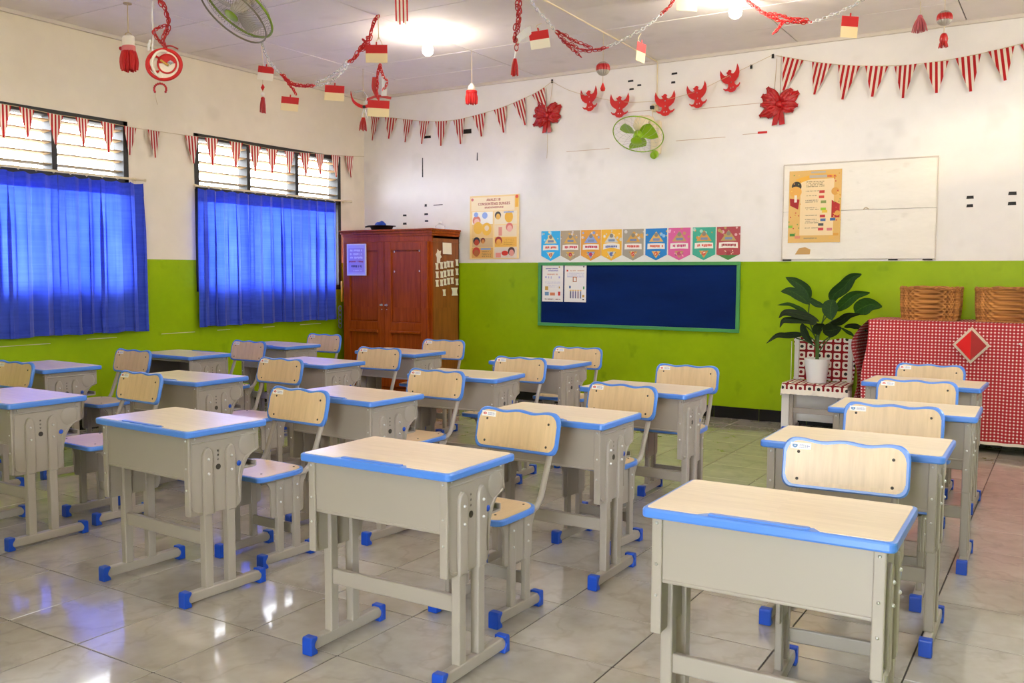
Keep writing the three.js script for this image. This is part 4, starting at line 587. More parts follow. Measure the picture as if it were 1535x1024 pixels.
{
  const t = thing('chain_garland', 'red and white chain garland with three paper flags in front of the window corner', 'garland', [0, 0, 0], 0, 'paper chain garlands on the ceiling');
  chain(t, [[-4.445, 3.15, -5.301], [-4.472, 3.118, -5.302], [-4.5, 3.063, -5.305], [-4.542, 2.99, -5.308], [-4.59, 2.945, -5.311], [-4.627, 2.915, -5.314], [-4.691, 2.868, -5.319], [-4.741, 2.847, -5.323]], M.redPaper, 0.02, bigLink, 3, 0.02);
  chain(t, [[-4.57, 2.99, -5.31], [-4.545, 2.955, -5.308], [-4.60, 2.93, -5.312], [-4.55, 2.9, -5.308]], M.redPaper, 0.014, bigLink, 5, 0.045);
  chain(t, [[-4.741, 2.847, -5.323], [-4.806, 2.79, -5.328], [-4.917, 2.735, -5.336], [-5.029, 2.717, -5.344], [-5.135, 2.716, -5.352]], M.clear, 0.026, linkGeo, 7);
  chain(t, [[-4.76, 2.862, -5.323], [-4.83, 2.815, -5.328], [-4.93, 2.772, -5.336], [-5.03, 2.748, -5.344], [-5.12, 2.74, -5.352]], M.clear, 0.026, linkGeo, 8);
  chain(t, [[-5.143, 2.715, -5.353], [-5.259, 2.728, -5.362], [-5.377, 2.755, -5.37], [-5.44, 2.79, -5.375], [-5.52, 2.849, -5.381]], M.redPaper, 0.019, bigLink, 9, 0.012);
  chain(t, [[-5.50, 2.835, -5.38], [-5.44, 2.775, -5.375], [-5.393, 2.725, -5.372], [-5.347, 2.675, -5.368]], M.redPaper, 0.02, linkGeo, 11);
  chain(t, [[-5.52, 2.849, -5.381], [-5.633, 2.938, -5.39], [-5.698, 3.02, -5.395], [-5.762, 3.15, -5.399]], M.clear, 0.026, linkGeo, 13);
  part('cord', merge([tube([[-5.765, 3.15, -5.399], [-5.755, 3.05, -5.399], [-5.74, 2.94, -5.398]], 0.003, 8, 5), tube([[-5.75, 3.1, -5.399], [-5.7, 3.0, -5.397], [-5.68, 2.94, -5.396]], 0.003, 8, 5)]), M.cream2, t);
  flag(t, [-5.71, 2.885, -5.392], 0.13, 0.115, TURN, -0.12, M.whitePaper); flag(t, [-5.42, 2.607, -5.37], 0.14, 0.115, TURN, -0.1); flag(t, [-4.903, 2.635, -5.33], 0.15, 0.12, TURN, -0.06);
}
function tassel(p, len, label, mat, bead, n = 16, r = 0.026) {
  const t = thing('tassel', label, 'tassel', p, 0, 'red tassels hanging from the ceiling');
  part('cord', rod([0, 0, 0], [0, 0.26, 0], 0.002, 5), M.string, t);
  if (bead) { part('bead', ball(0.017, 0, 0.02, 0), M.whitePaper, t); part('paper_knot', new THREE.OctahedronGeometry(0.03).scale(0.8, 1, 0.6).translate(0, 0.075, 0), M.redPaper, t); }
  part('head', lathe([[0.001, 0], [0.012, -0.004], [0.018, -0.016], [0.014, -0.03], [0.001, -0.03]], 12), mat, t);
  part('fringe', fringe(n, 0.012, r, len, 5).translate(0, -0.02, 0), mat, t);
  return t;
}
tassel([-5.756, 2.7, -5.40], 0.115, 'red tassel with white bead under the first paper flag by the window wall', M.redShine, true);
{
  const t = thing('flag_hanger', 'cord with two stacked paper flags and red chain hanging over the cabinet', 'decoration', [0, 0, 0]);
  part('cord', merge([rod([-4.44, 3.15, -5.301], [-4.437, 2.97, -5.303], 0.004, 5), tube([[-4.437, 2.99, -5.303], [-4.465, 2.92, -5.29], [-4.46, 2.85, -5.29], [-4.434, 2.8, -5.305]], 0.003, 8, 5), tube([[-4.437, 2.99, -5.303], [-4.41, 2.92, -5.318], [-4.415, 2.85, -5.316], [-4.434, 2.8, -5.305]], 0.003, 8, 5)]), M.cream2, t);
  flag(t, [-4.446, 2.868, -5.288], 0.16, 0.135, TURN); flag(t, [-4.438, 2.47, -5.296], 0.16, 0.125, TURN, -0.05);
  chain(t, [[-4.433, 2.79, -5.305], [-4.45, 2.7, -5.3], [-4.455, 2.62, -5.297], [-4.45, 2.54, -5.3]], M.redPaper, 0.016, linkGeo, 3, 0.012); chain(t, [[-4.433, 2.79, -5.305], [-4.41, 2.71, -5.316], [-4.385, 2.66, -5.33], [-4.41, 2.6, -5.317]], M.redPaper, 0.02, linkGeo, 4, 0.008);
  part('red_ribbon', merge([ribbon([[-4.47, 2.7, -5.29], [-4.475, 2.62, -5.288], [-4.45, 2.55, -5.3]], 0.03, [0.8, 0, -0.5]), ribbon([[-4.52, 2.535, -5.26], [-4.45, 2.56, -5.3], [-4.36, 2.545, -5.35]], 0.02, [0.2, 1, 0])]), M.redShine, t);
  part('white_ribbon', ribbon([[-4.405, 2.7, -5.32], [-4.4, 2.64, -5.322], [-4.405, 2.56, -5.32]], 0.04, [0.8, 0, -0.5]), M.clear, t);
}
{
  const t = thing('corner_tassel', 'striped curl with a red tassel hanging in the room corner over the cabinet', 'tassel', [-5.71, 2.7, -6.595]);
  part('cord', rod([0, 0.2, 0], [0, 0.45, 0], 0.0025, 5), M.string, t);
  part('curl', ribbon([[-0.1, 0.23, 0.06], [-0.075, 0.15, 0.05], [0, 0.1, 0], [0.07, 0.12, -0.04], [0.12, 0.1, -0.07]], 0.032, [0.3, 1, 0.2], 0.003), M.redPaper, t);
  part('silver_curl', ribbon([[-0.07, 0.235, 0.045], [-0.01, 0.245, 0], [0.03, 0.2, -0.02], [0.02, 0.13, -0.01]], 0.03, [0.3, 0.3, 1], 0.003), M.clear, t);
  part('stem', merge([rod([-0.02, 0.0, 0], [0.01, 0.1, 0], 0.006, 6), rod([0.03, 0.0, -0.02], [0.01, 0.1, 0], 0.006, 6)]), M.clear, t);
  part('knot', ball(0.016, 0.01, 0.1, 0), M.black, t);
  part('fringe', fringe(16, 0.012, 0.04, 0.12, 9), M.redShine, t);
}
{
  const t = thing('chain_garland', 'red and white chain garland with two flags in front of the bird string', 'garland', [0, 0, 0], 0, 'paper chain garlands on the ceiling');
  chain(t, [[-3.255, 3.15, -5.454], [-3.236, 3.115, -5.467], [-3.186, 3.036, -5.499], [-3.132, 2.969, -5.535], [-3.09, 2.903, -5.563]], M.clear, 0.026, linkGeo, 3);
  chain(t, [[-3.09, 2.903, -5.563], [-3.044, 2.85, -5.594], [-2.994, 2.815, -5.627], [-2.94, 2.785, -5.662], [-2.871, 2.785, -5.708], [-2.79, 2.807, -5.761]], M.redShine, 0.017, linkGeo, 5, 0.012);
  chain(t, [[-3.08, 2.908, -5.565], [-3.02, 2.872, -5.605], [-2.95, 2.83, -5.655], [-2.88, 2.805, -5.7]], M.redShine, 0.018, linkGeo, 15, 0.012);
  chain(t, [[-3.05, 2.85, -5.592], [-2.994, 2.79, -5.627], [-2.945, 2.735, -5.655]], M.redShine, 0.02, linkGeo, 6);
  chain(t, [[-2.79, 2.809, -5.761], [-2.718, 2.846, -5.809], [-2.634, 2.901, -5.864], [-2.546, 2.969, -5.922], [-2.482, 3.033, -5.965]], M.clear, 0.026, linkGeo, 7);
  chain(t, [[-2.482, 3.033, -5.965], [-2.452, 3.073, -5.984], [-2.4, 3.14, -6.012]], M.redShine, 0.017, linkGeo, 8, 0.01);
  part('cord', merge([tube([[-3.17, 2.96, -5.51], [-3.2, 2.94, -5.49], [-3.18, 2.915, -5.503]], 0.003, 8, 5), tube([[-2.6, 2.9, -5.885], [-2.615, 2.86, -5.875], [-2.6, 2.83, -5.886]], 0.004, 8, 5)]), M.cream2, t);
  flag(t, [-3.178, 2.85, -5.495], 0.135, 0.125, TURN, 0.16, M.whitePaper); flag(t, [-2.598, 2.775, -5.885], 0.09, 0.135, TURN + 0.7, -0.12);
}
{
  const t = thing('red_chain_drop', 'bunched red chain drop with a tassel hanging from the ceiling beside a paper flag', 'decoration', [0, 0, 0]);
  chain(t, [[-3.301, 3.15, -5.424], [-3.301, 3.08, -5.424], [-3.295, 3.0, -5.424], [-3.315, 2.9, -5.419], [-3.311, 2.8, -5.417]], M.redShine, 0.014, bigLink, 21, 0.03);
  part('silver_frill', ribbon([[-3.31, 2.84, -5.415], [-3.27, 2.88, -5.43], [-3.225, 2.91, -5.46]], 0.06, [0, 1, 0.2]), M.clear, t);
  part('cord', rod([-3.315, 2.82, -5.414], [-3.322, 2.72, -5.41], 0.004, 5), M.clear, t);
  part('fringe', fringe(16, 0.008, 0.03, 0.115, 3).translate(-3.322, 2.72, -5.41), M.redPaper, t);
}
{
  const t = thing('chain_garland', 'red and white chain garland with one flag under the bulb at the picture top', 'garland', [0, 0, 0], 0, 'paper chain garlands on the ceiling');
  chain(t, [[-1.996, 3.15, -6.277], [-1.988, 3.13, -6.282], [-1.907, 3.059, -6.326], [-1.827, 3.005, -6.37], [-1.747, 2.982, -6.414], [-1.617, 2.98, -6.486]], M.redPaper, 0.017, linkGeo, 3, 0.012);
  chain(t, [[-1.86, 3.04, -6.35], [-1.78, 3.02, -6.39], [-1.7, 3.0, -6.44], [-1.63, 2.995, -6.48]], M.redPaper, 0.018, linkGeo, 4, 0.012);
  chain(t, [[-1.77, 2.985, -6.40], [-1.786, 2.955, -6.393], [-1.83, 2.905, -6.37]], M.redPaper, 0.02, linkGeo, 5);
  chain(t, [[-1.617, 2.98, -6.486], [-1.531, 3.005, -6.534], [-1.433, 3.045, -6.587], [-1.356, 3.089, -6.63], [-1.279, 3.15, -6.672]], M.clear, 0.024, linkGeo, 6, 0.012);
  flag(t, [-1.376, 2.945, -6.61], 0.115, 0.15, TURN, -0.06);
}
solo('paper_flag', merge([ext(shapeOf([[-0.07, -0.03], [0.07, -0.04], [0.07, 0.06], [-0.07, 0.06]]), 0.002)]), M.creamPaper, 'corner of a cream paper flag cut by the top picture edge beside the bulb', 'paper flag', undefined, [-2.335, 3.088, -6.05], TURN);
function lantern(p, r, label, cordLen, drop) {
  const t = thing('paper_lantern', label, 'lantern', p, 0, 'ribbed red and silver paper lanterns');
  part('cord', rod([0, -r, 0], [0, cordLen, 0], 0.0022, 5), M.string, t);
  const N = 14, band = (a0, a1) => grid(N * 6, 10, (u, v) => { const th = a0 + (a1 - a0) * v, ph = -u * 6.2832, rib = 0.8 + 0.2 * Math.abs(Math.cos(ph * N / 2)); return [r * rib * Math.sin(th) * Math.cos(ph), r * Math.cos(th), r * rib * Math.sin(th) * Math.sin(ph)]; });
  part('silver_top', band(0.04, 0.95), std({ color: '#a8a29a', roughness: 0.35, metalness: 0.4 }), t); part('red_band', band(0.95, 1.85), M.redShine, t); part('silver_bottom', band(1.85, 3.1), std({ color: '#b4aea4', roughness: 0.35, metalness: 0.4 }), t);
  if (drop === 'bead') part('drop', lathe([[0.001, 0.035], [0.008, 0.02], [0.02, -0.012], [0.016, -0.03], [0.001, -0.036]], 12).translate(0, -r - 0.085, 0), M.redPaper, t); else { part('drop', new THREE.IcosahedronGeometry(0.032, 1).scale(0.85, 1.35, 0.85).translate(0, -r - 0.085, 0), M.redShine, t); part('fringe', fringe(12, 0.01, 0.03, 0.05, 4).translate(0, -r - 0.09, 0), M.redShine, t); }
  part('drop_cord', rod([0, -r - 0.08, 0], [0, -r, 0], 0.0022, 5), M.string, t);
}
lantern([-3.219, 2.863, -6.566], 0.056, 'ribbed paper lantern with a teardrop bead above the bird string', H - 2.863, 'bead');
lantern([-0.798, 2.946, -6.726], 0.05, 'ribbed paper lantern with a red pompom above the white board bunting', H - 2.946, 'pompom');
{ const t = tassel([-0.985, 3.06, -6.99], 0.1, 'pale red spreading tassel next to the pompom lantern', std({ color: '#c8646a', roughness: 0.7 }), false, 26, 0.052); t.children[0].scale.y = 0.34; }
{
  const t = thing('tassel_lantern', 'small red and white paper tassel hanging before the back wall over the bunting', 'decoration', [-4.442, 2.84, -6.528]);
  part('cord', rod([0, 0.02, 0], [0, H - 2.84, 0], 0.002, 5), M.string, t); part('white_top', lathe([[0.001, 0.03], [0.012, 0.028], [0.03, 0], [0.036, -0.03], [0.001, -0.03]], 16), M.whitePaper, t); part('cuff', lathe([[0.037, -0.03], [0.048, -0.032], [0.048, -0.055], [0.037, -0.056]], 18), M.redPaper, t); part('fringe', fringe(26, 0.036, 0.048, 0.1, 8, 0.007).translate(0, -0.045, 0), M.redPaper, t);
}
{
  const t = thing('brush_tassel', 'broad red paper tassel with a white top on a hook before the window wall', 'decoration', [-5.785, 2.85, -4.171]);
  part('hook', merge([rod([0, 0.1, 0], [0, H - 2.852, 0], 0.004, 6), tube([[0, 0.1, 0], [-0.02, 0.085, 0.012], [0, 0.065, 0], [0.02, 0.085, -0.012], [0, 0.1, 0]], 0.003, 12, 5), new THREE.CylinderGeometry(0.03, 0.03, 0.006, 14).translate(0, H - 2.853, 0)]), M.string, t);
  part('white_top', lathe([[0.046, 0.07], [0.05, 0.065], [0.05, 0], [0.046, 0]], 20).scale(1, 1, 0.75), M.whitePaper, t); part('pink_cuff', lathe([[0.05, 0.004], [0.055, 0], [0.057, -0.04], [0.05, -0.042]], 20).scale(1, 1, 0.75), std({ color: '#dc7a74', roughness: 0.7 }), t);
  part('fringe', fringe(44, 0.05, 0.064, 0.135, 6, 0.008).scale(1, 1, 0.8).translate(0, -0.035, 0), M.redPaper, t); part('knot', ball(0.014, -0.06, -0.01, 0.02), M.redShine, t);
}
{
  const t = thing('round_ornament', 'round red and white ring ornament on red chain before the window wall', 'decoration', [-5.133, 2.608, -3.962], TURN);
  part('outer_ring', new THREE.TorusGeometry(0.105, 0.012, 8, 36).scale(1.06, 0.92, 1), M.redPaper, t); const r2 = part('tilted_ring', new THREE.TorusGeometry(0.085, 0.009, 8, 36), M.whitePaper, t); r2.rotation.set(0.3, 0.9, 0);
  part('white_disc', new THREE.CylinderGeometry(0.097, 0.097, 0.004, 36).rotateX(Math.PI / 2), M.whitePaper, t); const arch = new THREE.Shape(); arch.absarc(0.022, 0.008, 0.056, 0, Math.PI, false); part('red_arch', ext(arch, 0.004, 0.001, 14).translate(0, 0, 0.003), M.redPaper, t);
  part('inner_ring', new THREE.TorusGeometry(0.06, 0.006, 6, 30).translate(0.022, 0.004, 0.006), M.redPaper, t); part('gold_piece', box(0.062, 0.014, 0.006, 0.0, 0.012, 0.012, 0.003).rotateZ(-0.6), std({ color: '#b08a2a', roughness: 0.4, metalness: 0.4 }), t); part('silver_piece', new THREE.OctahedronGeometry(0.022).scale(1, 0.7, 0.3).translate(0.046, 0.012, 0.01), std({ color: '#a8aeb0', roughness: 0.4 }), t);
  part('red_ring_side', new THREE.TorusGeometry(0.05, 0.008, 6, 28).rotateY(1.0).translate(-0.05, 0, 0.02), M.redPaper, t);
  chain(t, [[0.005, 0.1, 0], [0.0, 0.15, 0], [0.02, 0.22, 0], [0.03, 0.3, 0], [0.01, 0.37, 0], [-0.02, 0.43, 0], [-0.01, 0.53, 0]], M.redShine, 0.018, bigLink, 3, 0.025); chain(t, [[0.01, 0.11, 0], [-0.04, 0.17, 0.01], [-0.06, 0.22, 0], [0.01, 0.25, 0]], M.redShine, 0.018, linkGeo, 4, 0.01);
  part('white_ribbon', merge([ribbon([[-0.075, 0.09, 0], [-0.065, 0.2, 0], [-0.07, 0.33, 0], [-0.06, 0.4, 0.01]], 0.012, [1, 0, 0]), ribbon([[-0.1, 0.09, 0], [-0.095, 0.13, 0], [-0.085, 0.16, 0]], 0.016, [1, 0, 0])]), M.clear, t);
  part('red_tail', tube([[0.0, 0.115, 0], [0.05, 0.12, 0], [0.095, 0.1, 0]], 0.005, 8, 5), M.redShine, t);
  const u = thing('bead_loop', 'small red beaded loop hanging just under the round ring ornament', 'decoration', [-5.158, 2.45, -3.947], TURN), B = []; for (let k = 0; k < 13; k++) { const a = -0.5 + k / 12 * (Math.PI + 1.0); B.push(ball(0.008, Math.cos(a) * 0.04, Math.sin(a) * 0.036, 0, 8, 6)); } part('beads', merge(B), M.redShine, u); part('cord', merge([tube([[-0.035, -0.017, 0], [-0.03, -0.06, 0], [-0.02, -0.1, 0]], 0.0015, 8, 4), rod([0, 0.035, 0], [0.0, 0.09, 0], 0.0015, 4)]), M.string, u);
}
{
  const t = thing('ribbon_strips', 'bundle of striped red and white ribbon strips cut by the top picture edge', 'decoration', [-3.559, 3.15, -4.471], TURN);
  for (let k = 0; k < 7; k++) part('strip', ribbon([[-0.034 + k * 0.0113, 0, 0], [-0.035 + k * 0.0115, -0.2, 0.01], [-0.033 + k * 0.0113, -0.365 - (k % 3) * 0.01, 0]], 0.0095, [1, 0, k % 2 ? 0.2 : -0.2]), k % 2 ? M.whitePaper : M.redPaper, t);
}
function bow(p, s, label, seed) {
  const q = rng(seed), t = thing('red_bow', label, 'bow', p, 0, 'red chain bows pinned to the back wall');
  const loops = [[150, 0.16, 0.05], [126, 0.17, 0.04], [176, 0.15, 0.035], [30, 0.16, 0.05], [52, 0.14, 0.045], [352, 0.14, 0.04], [206, 0.17, 0.04], [226, 0.13, 0.035], [330, 0.12, 0.035]];
  loops.forEach(([deg, l, w], i) => {
    const ph = q() * 6, m = part('loop', sheetSolid(10, 14, (u, v) => { const a = (u - 0.5) * 2, k = Math.sin(Math.min(1, v * 1.08) * Math.PI * 0.86 + 0.1); return [l * v * s, a * w * s * k, 0.012 + 0.03 * Math.sin(v * Math.PI) * (1 - 0.6 * a * a) + 0.007 * Math.sin(a * 9 + ph) + 0.006 * Math.sin(v * 14 + ph * 2)]; }, 0.003), M.redShine, t);
    m.rotation.z = deg * Math.PI / 180; m.position.z = 0.004 * (i % 3);
  });
  part('knot', ball(0.026 * s, 0, 0, 0.03), M.redShine, t);
  for (const x of [-0.02, 0.012]) part('tail', ribbon([[0, 0, 0.02], [x * s, -0.08 * s, 0.028], [x * 1.8 * s, -0.15 * s, 0.02]], 0.045 * s, [1, 0.1, 0.2], 0.003), M.redShine, t);
  return t;
}
{ const b = bow([-4.345, 2.76, ZB + 0.004], 1.05, 'red bow on the back wall between the poster bunting and the bird string', 3); part('cord', merge([tube([[0, 0.02, 0.02], [0.03, 0.18, 0.01], [0.045, 0.3, 0.01]], 0.002, 8, 4), tube([[0, -0.16, 0.02], [-0.005, -0.28, 0.01], [-0.012, -0.4, 0.008]], 0.002, 8, 4)]), M.string, b); }
{ const b = bow([-2.135, 2.66, ZB + 0.004], 1.1, 'red bow on the back wall between the bird string and wider bunting', 4); part('cord', merge([tube([[0, 0.02, 0.02], [0.0, 0.2, 0.01], [0.0, 0.4, 0.01]], 0.002, 8, 4), tube([[-0.06, 0.02, 0.02], [-0.045, 0.2, 0.01], [-0.035, 0.38, 0.01]], 0.002, 8, 4)]), M.string, b); }

// ---------------------------------------------------------------- gingham table, baskets, emblem
M.gingham = std({ map: paint(64, 64, (c, w, h) => { c.fillStyle = '#f6e6de'; c.fillRect(0, 0, w, h); c.fillStyle = 'rgba(172,20,28,.78)'; c.fillRect(0, 0, 38, h); c.fillRect(0, 0, w, 38); }), roughness: 0.9 });
const TX0 = -1.29, TX1 = 0.75, TZ1 = -7.17, TZ0 = -7.66, TH = 0.92;
{
  const d = thing('side_table', 'wooden table hidden under the red gingham cloth', 'table', [0, 0, 0]);
  part('table_top', span(TX0 + 0.02, TX1 - 0.02, TH - 0.035, TH - 0.006, TZ0, TZ1 - 0.02, 0.004), M.mahogany, d); for (const x of [TX0 + 0.06, TX1 - 0.06]) for (const z of [TZ0 + 0.05, TZ1 - 0.07]) part('leg', box(0.05, TH - 0.03, 0.05, x, (TH - 0.03) / 2, z, 0.004), M.mahogany, d);
  const c = thing('gingham_tablecloth', 'red and white gingham cloth covering the long table down to the floor', 'tablecloth', [0, 0, 0]);
  const S = 1 / 0.0235, setUV = (g, f) => { const p = g.attributes.position, uv = g.attributes.uv; for (let i = 0; i < p.count; i++) { const [a, b] = f(p.getX(i), p.getY(i), p.getZ(i)); uv.setXY(i, a * S, b * S); } return g; };
  const hem = (u) => 0.065 + 0.012 * Math.sin(u * 23) * Math.sin(u * 7);
  part('top_cloth', setUV(grid(60, 10, (u, v) => [TX0 + (TX1 - TX0) * u, TH + 0.002 * Math.sin(u * 40), TZ1 - (TZ1 - TZ0) * v]), (x, y, z) => [x, z]), M.gingham, c);
  part('front_drop', setUV(grid(160, 40, (u, v) => { const x = TX0 + (TX1 - TX0) * u, y = TH - (TH - hem(u)) * v, k = Math.max(0, 1 - u * 6); return [x + k * (-0.05 * v + 0.012 * Math.sin(v * 9)), y, TZ1 + 0.006 + (0.006 + 0.014 * v) * (Math.sin(u * 41) + 0.6 * Math.sin(u * 97 + 1)) * 0.6 + 0.02 * v + 0.03 * k * Math.sin(v * 5)]; }), (x, y, z) => [x, y]), M.gingham, c);
  part('side_drop', setUV(grid(20, 40, (u, v) => { const y = TH - (TH - 0.07) * v, f = 0.085 * Math.sin(Math.min(1, v * 3.2) * Math.PI * 0.62) * (1 - 0.45 * v) + 0.03 * Math.sin(v * 8.5); return [TX0 - f * (0.25 + 0.75 * u) - 0.012 * Math.sin(u * 14) * v - 0.05 * v * u, y, TZ0 + (TZ1 + 0.006 - TZ0) * u + 0.02 * v * u]; }), (x, y, z) => [z, y]), M.gingham, c);
  part('hem_tape', sheetSolid(160, 1, (u, v) => { const x = TX0 + (TX1 - TX0) * u, k = Math.max(0, 1 - u * 6); return [x - 0.05 * k, hem(u) - 0.004 + 0.02 * v, TZ1 + 0.03 + 0.02 * (Math.sin(u * 41) + 0.6 * Math.sin(u * 97 + 1)) * 0.6 + 0.03 * k * Math.sin(5)]; }, 0.002), M.whitePaper, c);
  part('hook', tube([[-0.3, 0.78, TZ1 + 0.02], [-0.29, 0.785, TZ1 + 0.04], [-0.285, 0.77, TZ1 + 0.045]], 0.005, 6, 5), M.whitePlastic, c);
  const e = thing('diamond_emblem', 'red diamond with a cream border on the front of the gingham cloth', 'emblem', [-0.594, 0.76, TZ1 + 0.036]);
  part('border', ext(shapeOf([[0, -0.132], [0.12, 0], [0, 0.132], [-0.12, 0]]), 0.006, 0.002), std({ color: '#dcc9b0', roughness: 0.7 }), e);
  const rg = new THREE.BufferGeometry(); rg.setAttribute('position', new THREE.Float32BufferAttribute([0, -0.108, 0.009, 0, 0.108, 0.009, -0.098, 0, 0.009, 0, -0.108, 0.009, 0, -0.108, 0.03, 0, 0.108, 0.03], 3));
  const tri = (a, b, c2) => [...a, ...b, ...c2], L = [-0.098, 0, 0.009], Rr = [0.098, 0, 0.009], t0 = [0, 0.108, 0.009], b0 = [0, -0.108, 0.009], t1 = [0, 0.1, 0.034], b1 = [0, -0.1, 0.034];
  const mk = (arr) => { const g = new THREE.BufferGeometry(); g.setAttribute('position', new THREE.Float32BufferAttribute(arr.flat(), 3)); g.setAttribute('uv', new THREE.Float32BufferAttribute(new Float32Array(arr.flat().length / 3 * 2), 2)); g.computeVertexNormals(); return g; };
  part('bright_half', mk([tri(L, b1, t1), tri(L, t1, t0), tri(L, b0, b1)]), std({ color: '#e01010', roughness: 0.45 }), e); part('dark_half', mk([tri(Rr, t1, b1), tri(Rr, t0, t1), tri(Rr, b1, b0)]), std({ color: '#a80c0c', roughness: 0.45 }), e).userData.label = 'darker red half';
}
M.wicker = std({ map: tex(256, 256, (u, v) => { const n = fbm(u, v, 32, 3, 5) - 0.5, a = (hash(Math.floor(u * 72), 1, 3) - 0.5) * 34 + (hash(1, Math.floor(v * 13), 7) - 0.5) * 24 + 26 * Math.sin(u * 82 * Math.PI) * Math.sin(v * 13 * Math.PI); return [166 + n * 50 + a, 108 + n * 40 + a * 0.8, 50 + n * 22 + a * 0.5]; }), roughness: 0.75 });
function basket(x, w, label) {
  const h = 0.235, d = 0.3, o = thing('wicker_basket', label, 'basket', [x, TH + 0.002, -7.36], 0, 'wicker baskets on the gingham table'), per = 2 * (w + d) * 1.0, N = 2 * Math.round(per / 0.034), rows = 13;
  const ringPt = (a, k) => { const c = Math.cos(a), s = Math.sin(a), e = 0.32, px = Math.sign(c) * Math.pow(Math.abs(c), e), pz = Math.sign(s) * Math.pow(Math.abs(s), e); return [px * (w / 2) * k, pz * (d / 2) * k]; };
  const wall = grid(N * 4, rows * 5, (u, v) => { const a = -u * 6.28319, k = 0.925 + 0.075 * Math.sin(v * 1.6) + 0.006 * Math.sin(u * 31), wv = 0.006 * Math.sin(u * N * Math.PI) * Math.sin(v * rows * Math.PI) + 0.002 * Math.cos(v * rows * Math.PI * 2); const [px, pz] = ringPt(a, k + 0.008 * Math.sin(v * 5)); const r = Math.hypot(px, pz); return [px * (1 + wv / r * 1.2), v * h, pz * (1 + wv / r * 1.2)]; });
  part('woven_wall', wall, M.wicker, o);
  const rim = []; for (let k = 0; k <= 60; k++) { const [px, pz] = ringPt(k / 60 * 6.28319, 0.995); rim.push([px, h + 0.004 * Math.sin(k * 1.3), pz]); }
  part('rim', merge([0, 1].map((q) => tube(rim.map(([a, b, c], i) => [a * (1 + 0.006 * Math.sin(i * 2 + q * 3.1)), b + 0.006 * Math.cos(i * 2 + q * 3.1), c]), 0.007, 180, 6))), M.wicker, o);
  part('base', new THREE.BoxGeometry(w * 0.93, 0.008, d * 0.93).translate(0, 0.006, 0), M.wicker, o);
  part('lid', grid(30, 14, (u, v) => [(u - 0.5) * w * 0.96, h - 0.004 + 0.01 * Math.sin(u * Math.PI) * Math.sin(v * Math.PI), (0.5 - v) * d * 0.94]), M.wicker, o);
}
basket(-0.89, 0.405, 'brown wicker basket on the gingham table, the whole one beside the plant');
basket(-0.375, 0.44, 'brown wicker basket on the gingham table, the one cut by the picture edge');

